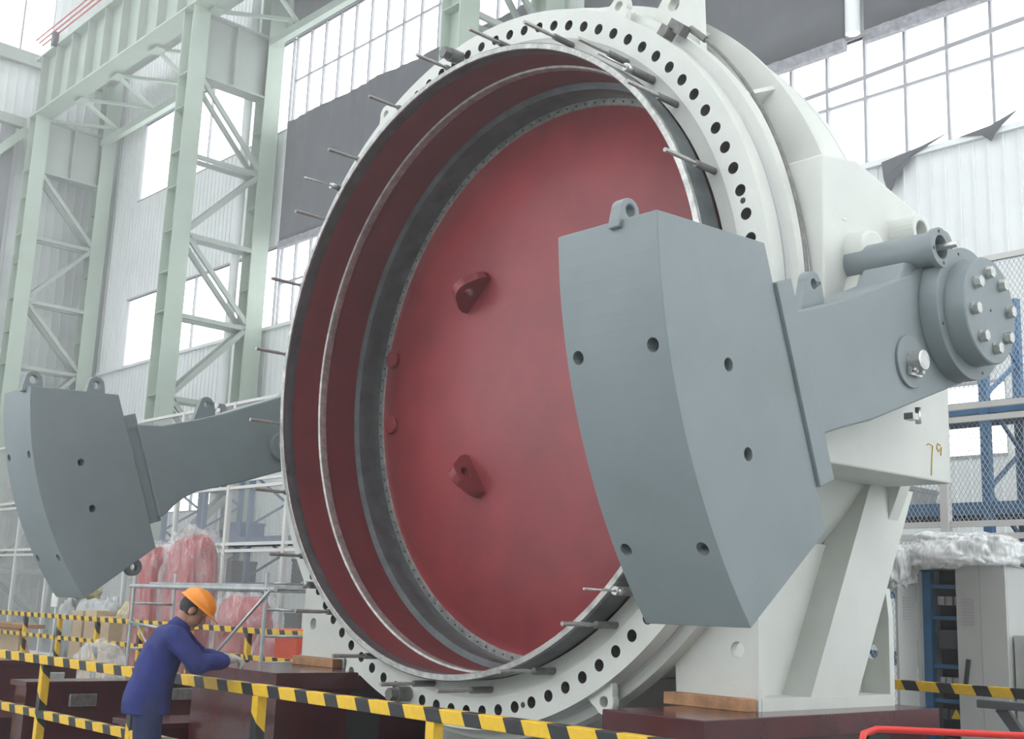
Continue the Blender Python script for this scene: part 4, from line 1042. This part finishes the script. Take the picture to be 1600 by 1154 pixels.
# ------------------------------------------------------------------ the worker
def person():
    Hp = Vector((-7.86, 3.95, .90))
    f = Vector((.45, .893, 0)).normalized(); r = Vector((f.y, -f.x, 0)); up = Vector((0, 0, 1))
    def at(fw, rt, z): return Vector((Hp.x, Hp.y, 0)) + f * fw + r * rt + up * z
    Rm = Matrix((r, f, up)).transposed()
    T = thing('person', 'worker in blue overalls and orange hard hat bending over beside the left plinth', 'person', (Hp.x, Hp.y, 0))
    def rem(mb, name, m, parent, vox, sm=3):
        o = mb.build(name, m, parent, merge=False)
        md = o.modifiers.new('r', 'REMESH'); md.mode = 'VOXEL'; md.voxel_size = vox; md.use_smooth_shade = True
        ms = o.modifiers.new('s', 'SMOOTH'); ms.iterations = sm; ms.factor = .5
        bake(o); 
        for p in o.data.polygons: p.use_smooth = True
        o.data.materials.clear(); o.data.materials.append(m)
        return o
    # key joints
    shR, shL = at(.14, .185, 1.335), at(.16, -.185, 1.335)
    elR, elL = at(.30, .25, 1.165), at(.33, -.26, 1.18)
    hR, hL = at(.50, .06, 1.185), at(.51, -.12, 1.19)
    neck = at(.15, 0, 1.40); headc = at(.245, 0, 1.515)
    hipR, hipL = at(0, .09, .90), at(0, -.09, .90)
    knR, knL = at(.03, .11, .49), at(.04, -.12, .49)
    anR, anL = at(-.02, .12, .09), at(.05, -.13, .09)
    pit = Matrix.Rotation(math.radians(-38), 3, 'X')     # head bowed forward
    HR = Rm @ pit
    def hd(x, y, z): return headc + HR @ Vector((x, y, z))
    b = MB()
    b.ell(at(.02, 0, .97), (.15, .10, .13), Rm); b.ell(at(.08, 0, 1.15), (.15, .10, .16), Rm @ Matrix.Rotation(math.radians(-12), 3, 'X')); b.ell(at(.12, 0, 1.28), (.17, .10, .13), Rm)
    b.cap(neck - up * .06, headc - HR @ Vector((0, .02, .05)), .058, .055)
    b.ell(headc + HR @ Vector((0, -.008, .03)), (.076, .094, .092), HR, 24, 16); b.ell(hd(0, .03, -.035), (.06, .066, .082), HR, 20, 12)
    b.ell(hd(0, .098, -.012), (.013, .02, .026), HR); b.ell(hd(0, .108, -.026), (.017, .014, .012), HR)      # nose
    b.ell(hd(0, .086, -.062), (.026, .014, .008), HR); b.ell(hd(0, .076, -.095), (.025, .02, .018), HR)       # lips, chin
    for sgn in (-1, 1):
        b.ell(hd(sgn * .030, .082, .02), (.018, .012, .008), HR); b.ell(hd(sgn * .028, .088, .036), (.022, .01, .007), HR)   # eye, brow
        b.ell(hd(sgn * .079, -.008, -.008), (.012, .022, .034), HR)                                                        # ear
    for s0, e0, h0, sg in ((shR, elR, hR, 1), (shL, elL, hL, -1)):
        b.cap(s0, e0, .055, .042); b.cap(e0, h0, .042, .028)
        d = (h0 - e0).normalized(); sd_ = r * -sg; nrm = Vector((0, 0, -1))
        palm = h0 + d * .05
        b.ell(palm, (.042, .052, .020), Matrix((r, d, r.cross(d).normalized())).transposed(), 16, 10)
        for q in range(4):
            base = palm + d * .042 + r * (-.027 + .018 * q)
            L = (.040, .045, .043, .034)[q if sg < 0 else 3 - q]
            k1 = base + d * L * .9 + nrm * .012; k2 = k1 + d * L * .35 + nrm * L * .75; k3 = k2 - d * .008 + nrm * L * .5
            b.cap(base, k1, .0095, .009); b.cap(k1, k2, .009, .0085); b.cap(k2, k3, .0085, .0075)
        tb = palm - d * .02 + sd_ * .035; t1 = tb + sd_ * .022 + d * .03 + nrm * .01; t2 = t1 + d * .028 + nrm * .012
        b.cap(tb, t1, .013, .011); b.cap(t1, t2, .011, .009)
    for h0, k0, a0_ in ((hipR, knR, anR), (hipL, knL, anL)):
        b.cap(h0, k0, .085, .055); b.cap(k0, a0_, .053, .038); b.cap(a0_ - up * .03, a0_ + f * .13 - up * .05, .04, .035)
    rem(b, 'body', M['skin'], T, .0065, 2)
    # gloves
    for e0, h0, sg in ((elR, hR, 1), (elL, hL, -1)):
        g = MB(); d = (h0 - e0).normalized(); palm = h0 + d * .05; nrm = Vector((0, 0, -1)); sd_ = r * -sg
        g.cap(h0 - d * .035, h0 + d * .01, .040, .036)
        g.ell(palm, (.048, .057, .026), Matrix((r, d, r.cross(d).normalized())).transposed(), 16, 10)
        for q in range(4):
            base = palm + d * .042 + r * (-.027 + .018 * q); L = (.040, .045, .043, .034)[q if sg < 0 else 3 - q]
            k1 = base + d * L * .9 + nrm * .012; k2 = k1 + d * L * .35 + nrm * L * .75; k3 = k2 - d * .008 + nrm * L * .5
            g.cap(base, k1, .0115, .011); g.cap(k1, k2, .011, .0105); g.cap(k2, k3, .0105, .0095)
        tb = palm - d * .02 + sd_ * .035; t1 = tb + sd_ * .022 + d * .03 + nrm * .01; t2 = t1 + d * .028 + nrm * .012
        g.cap(tb, t1, .0155, .0135); g.cap(t1, t2, .0135, .0115)
        rem(g, 'glove', M['glove'], T, .005, 1)
    # jacket
    j = MB()
    j.loft([(at(-.005, 0, .80), .198, .150), (at(-.01, 0, .84), .202, .155), (at(-.01, 0, .90), .200, .154), (at(.0, 0, .98), .192, .146), (at(.015, 0, 1.06), .194, .143), (at(.04, 0, 1.14), .202, .144), (at(.065, 0, 1.22), .212, .142), (at(.085, 0, 1.29), .208, .132), (at(.10, 0, 1.34), .185, .115), (at(.115, 0, 1.385), .135, .09)], Rm, 40, .85)
    j.ell(at(.10, 0, 1.33), (.175, .115, .085), Rm); j.cap(at(.11, .10, 1.345), shR, .07, .078); j.cap(at(.11, -.10, 1.345), shL, .07, .078)
    j.cap(neck - up * .05, neck + up * .0 + f * .01, .085, .072)
    for s0, e0, h0 in ((shR, elR, hR), (shL, elL, hL)):
        j.cap(s0, e0, .080, .066)
        d = (h0 - e0)
        j.cap(e0, e0 + d * .45, .066, .058); j.cap(e0 + d * .45, e0 + d * .85, .06, .050)
        for q in range(5):
            c = e0 + d * (.12 + .15 * q); dd = d.normalized()
            j.ell(c, (.063 - .003 * q,) * 2 + (.02,), (dd.to_track_quat('Z', 'Y')).to_matrix())
        d2 = (e0 - s0)
        for q in range(3):
            c = s0 + d2 * (.45 + .2 * q); dd = d2.normalized()
            j.ell(c, (.073 - .003 * q,) * 2 + (.02,), (dd.to_track_quat('Z', 'Y')).to_matrix())
    jk = rem(j, 'jacket', M['jacket'], T, .009, 4)
    for v_ in jk.data.vertices:
        n1 = noise.noise(v_.co * 5.0 + Vector((1.3, 0, 0))); n2 = 1 - abs(noise.noise(Vector((v_.co.x * 7 + v_.co.z * 3, v_.co.y * 7, v_.co.z * 5)) + Vector((5, 2, 8)))) * 3
        v_.co += v_.normal * (.010 * n1 + .008 * n2)
        if v_.co.z < .825: v_.co.z = .825 + (v_.co.z - .835) * .1
    MB().tube(neck - up * .012 + f * .002, neck + up * .03 + f * .012, .078, .070, n=28).build('collar', M['jacket'], jk, bevel=.005)
    # trousers
    p = MB(); p.ell(at(0, 0, .90), (.175, .125, .12), Rm)
    for h0, k0, a0_ in ((hipR, knR, anR), (hipL, knL, anL)):
        p.cap(h0, k0, .108, .085); p.cap(k0, a0_ + up * .03, .085, .078)
        for q in range(4): p.ell(k0 + (a0_ - k0) * (.1 + .25 * q), (.09, .09, .02), Rm)
    tr_ = rem(p, 'trousers', M['trouser'], T, .010, 3)
    for v_ in tr_.data.vertices: v_.co += v_.normal * .008 * noise.noise(Vector((v_.co.x * 8, v_.co.y * 8, v_.co.z * 5)))
    for a0_ in (anR, anL):
        s_ = MB(); s_.ell(a0_ + f * .02 - up * .02, (.045, .06, .055), Rm); s_.cap(a0_ + f * .0 - up * .045, a0_ + f * .15 - up * .05, .048, .042)
        so = rem(s_, 'shoe', M['shoe'], T, .008, 2)
        for v_ in so.data.vertices: v_.co.z = max(0.0, v_.co.z)
    # hair below the helmet
    hr = MB(); hr.ell(hd(0, -.022, .018), (.083, .088, .085), HR, 24, 16)
    h_ = rem(hr, 'hair', M['hair'], T, .006, 1)
    for v_ in h_.data.vertices: v_.co += v_.normal * .003 * noise.noise(v_.co * 90)
    # hard hat: dome, brim, ridge
    hc = hd(0, 0, .055)
    dome = MB(); vs = []; fs = []; seg, rg = 40, 14
    for i in range(rg + 1):
        ph = PI / 2 * i / rg
        for k in range(seg):
            th = 2 * PI * k / seg
            ridge = 1 + .035 * math.exp(-(math.cos(th) ** 2) * 60) * math.sin(ph + .3)
            vs.append(hc + HR @ Vector((.110 * math.sin(ph) * math.cos(th), .135 * math.sin(ph) * math.sin(th), .105 * math.cos(ph) * ridge)))
    for i in range(rg):
        for k in range(seg): fs.append((i * seg + k, (i + 1) * seg + k, (i + 1) * seg + (k + 1) % seg, i * seg + (k + 1) % seg))
    dome.add(vs, fs, True)
    ho = dome.build('hard_hat', M['helmet'], T)
    so = ho.modifiers.new('s', 'SOLIDIFY'); so.thickness = .004
    br = MB(); vs = []; fs = []
    for k in range(seg):
        th = 2 * PI * k / seg; ex = .012 + (.045 * max(0, math.sin(th)) ** 2)
        c, s_ = math.cos(th), math.sin(th)
        vs += [hc + HR @ Vector((.109 * c, .134 * s_, .004)), hc + HR @ Vector(((.110 + ex) * c, (.135 + ex) * s_, -.012)), hc + HR @ Vector(((.110 + ex) * c, (.135 + ex) * s_, -.018)), hc + HR @ Vector((.107 * c, .132 * s_, -.006))]
    for k in range(seg):
        a, bb = 4 * k, 4 * ((k + 1) % seg)
        for q in range(4): fs.append((a + q, bb + q, bb + (q + 1) % 4, a + (q + 1) % 4))
    br.add(vs, fs, True); br.build('brim', M['helmet'], ho)
person()

# ------------------------------------------------------------------ haze added to imitate the glare of the windows
hz = bpy.data.materials.new('glare_haze'); hz.use_nodes = True
nt = hz.node_tree; nt.nodes.clear()
ou = nt.nodes.new('ShaderNodeOutputMaterial'); vs_ = nt.nodes.new('ShaderNodeVolumeScatter')
vs_.inputs['Density'].default_value = 0.0105; vs_.inputs['Anisotropy'].default_value = 0.55
nt.links.new(vs_.outputs[0], ou.inputs['Volume'])
h_ = MB().bx(XL - 1, XR + 1, -13.5, YW + 1, -0.5, ZT + 1).build('window_glare_haze', hz)
tag(h_, 'thin bright haze added through the hall to imitate window glare', 'haze', None, 'stuff')
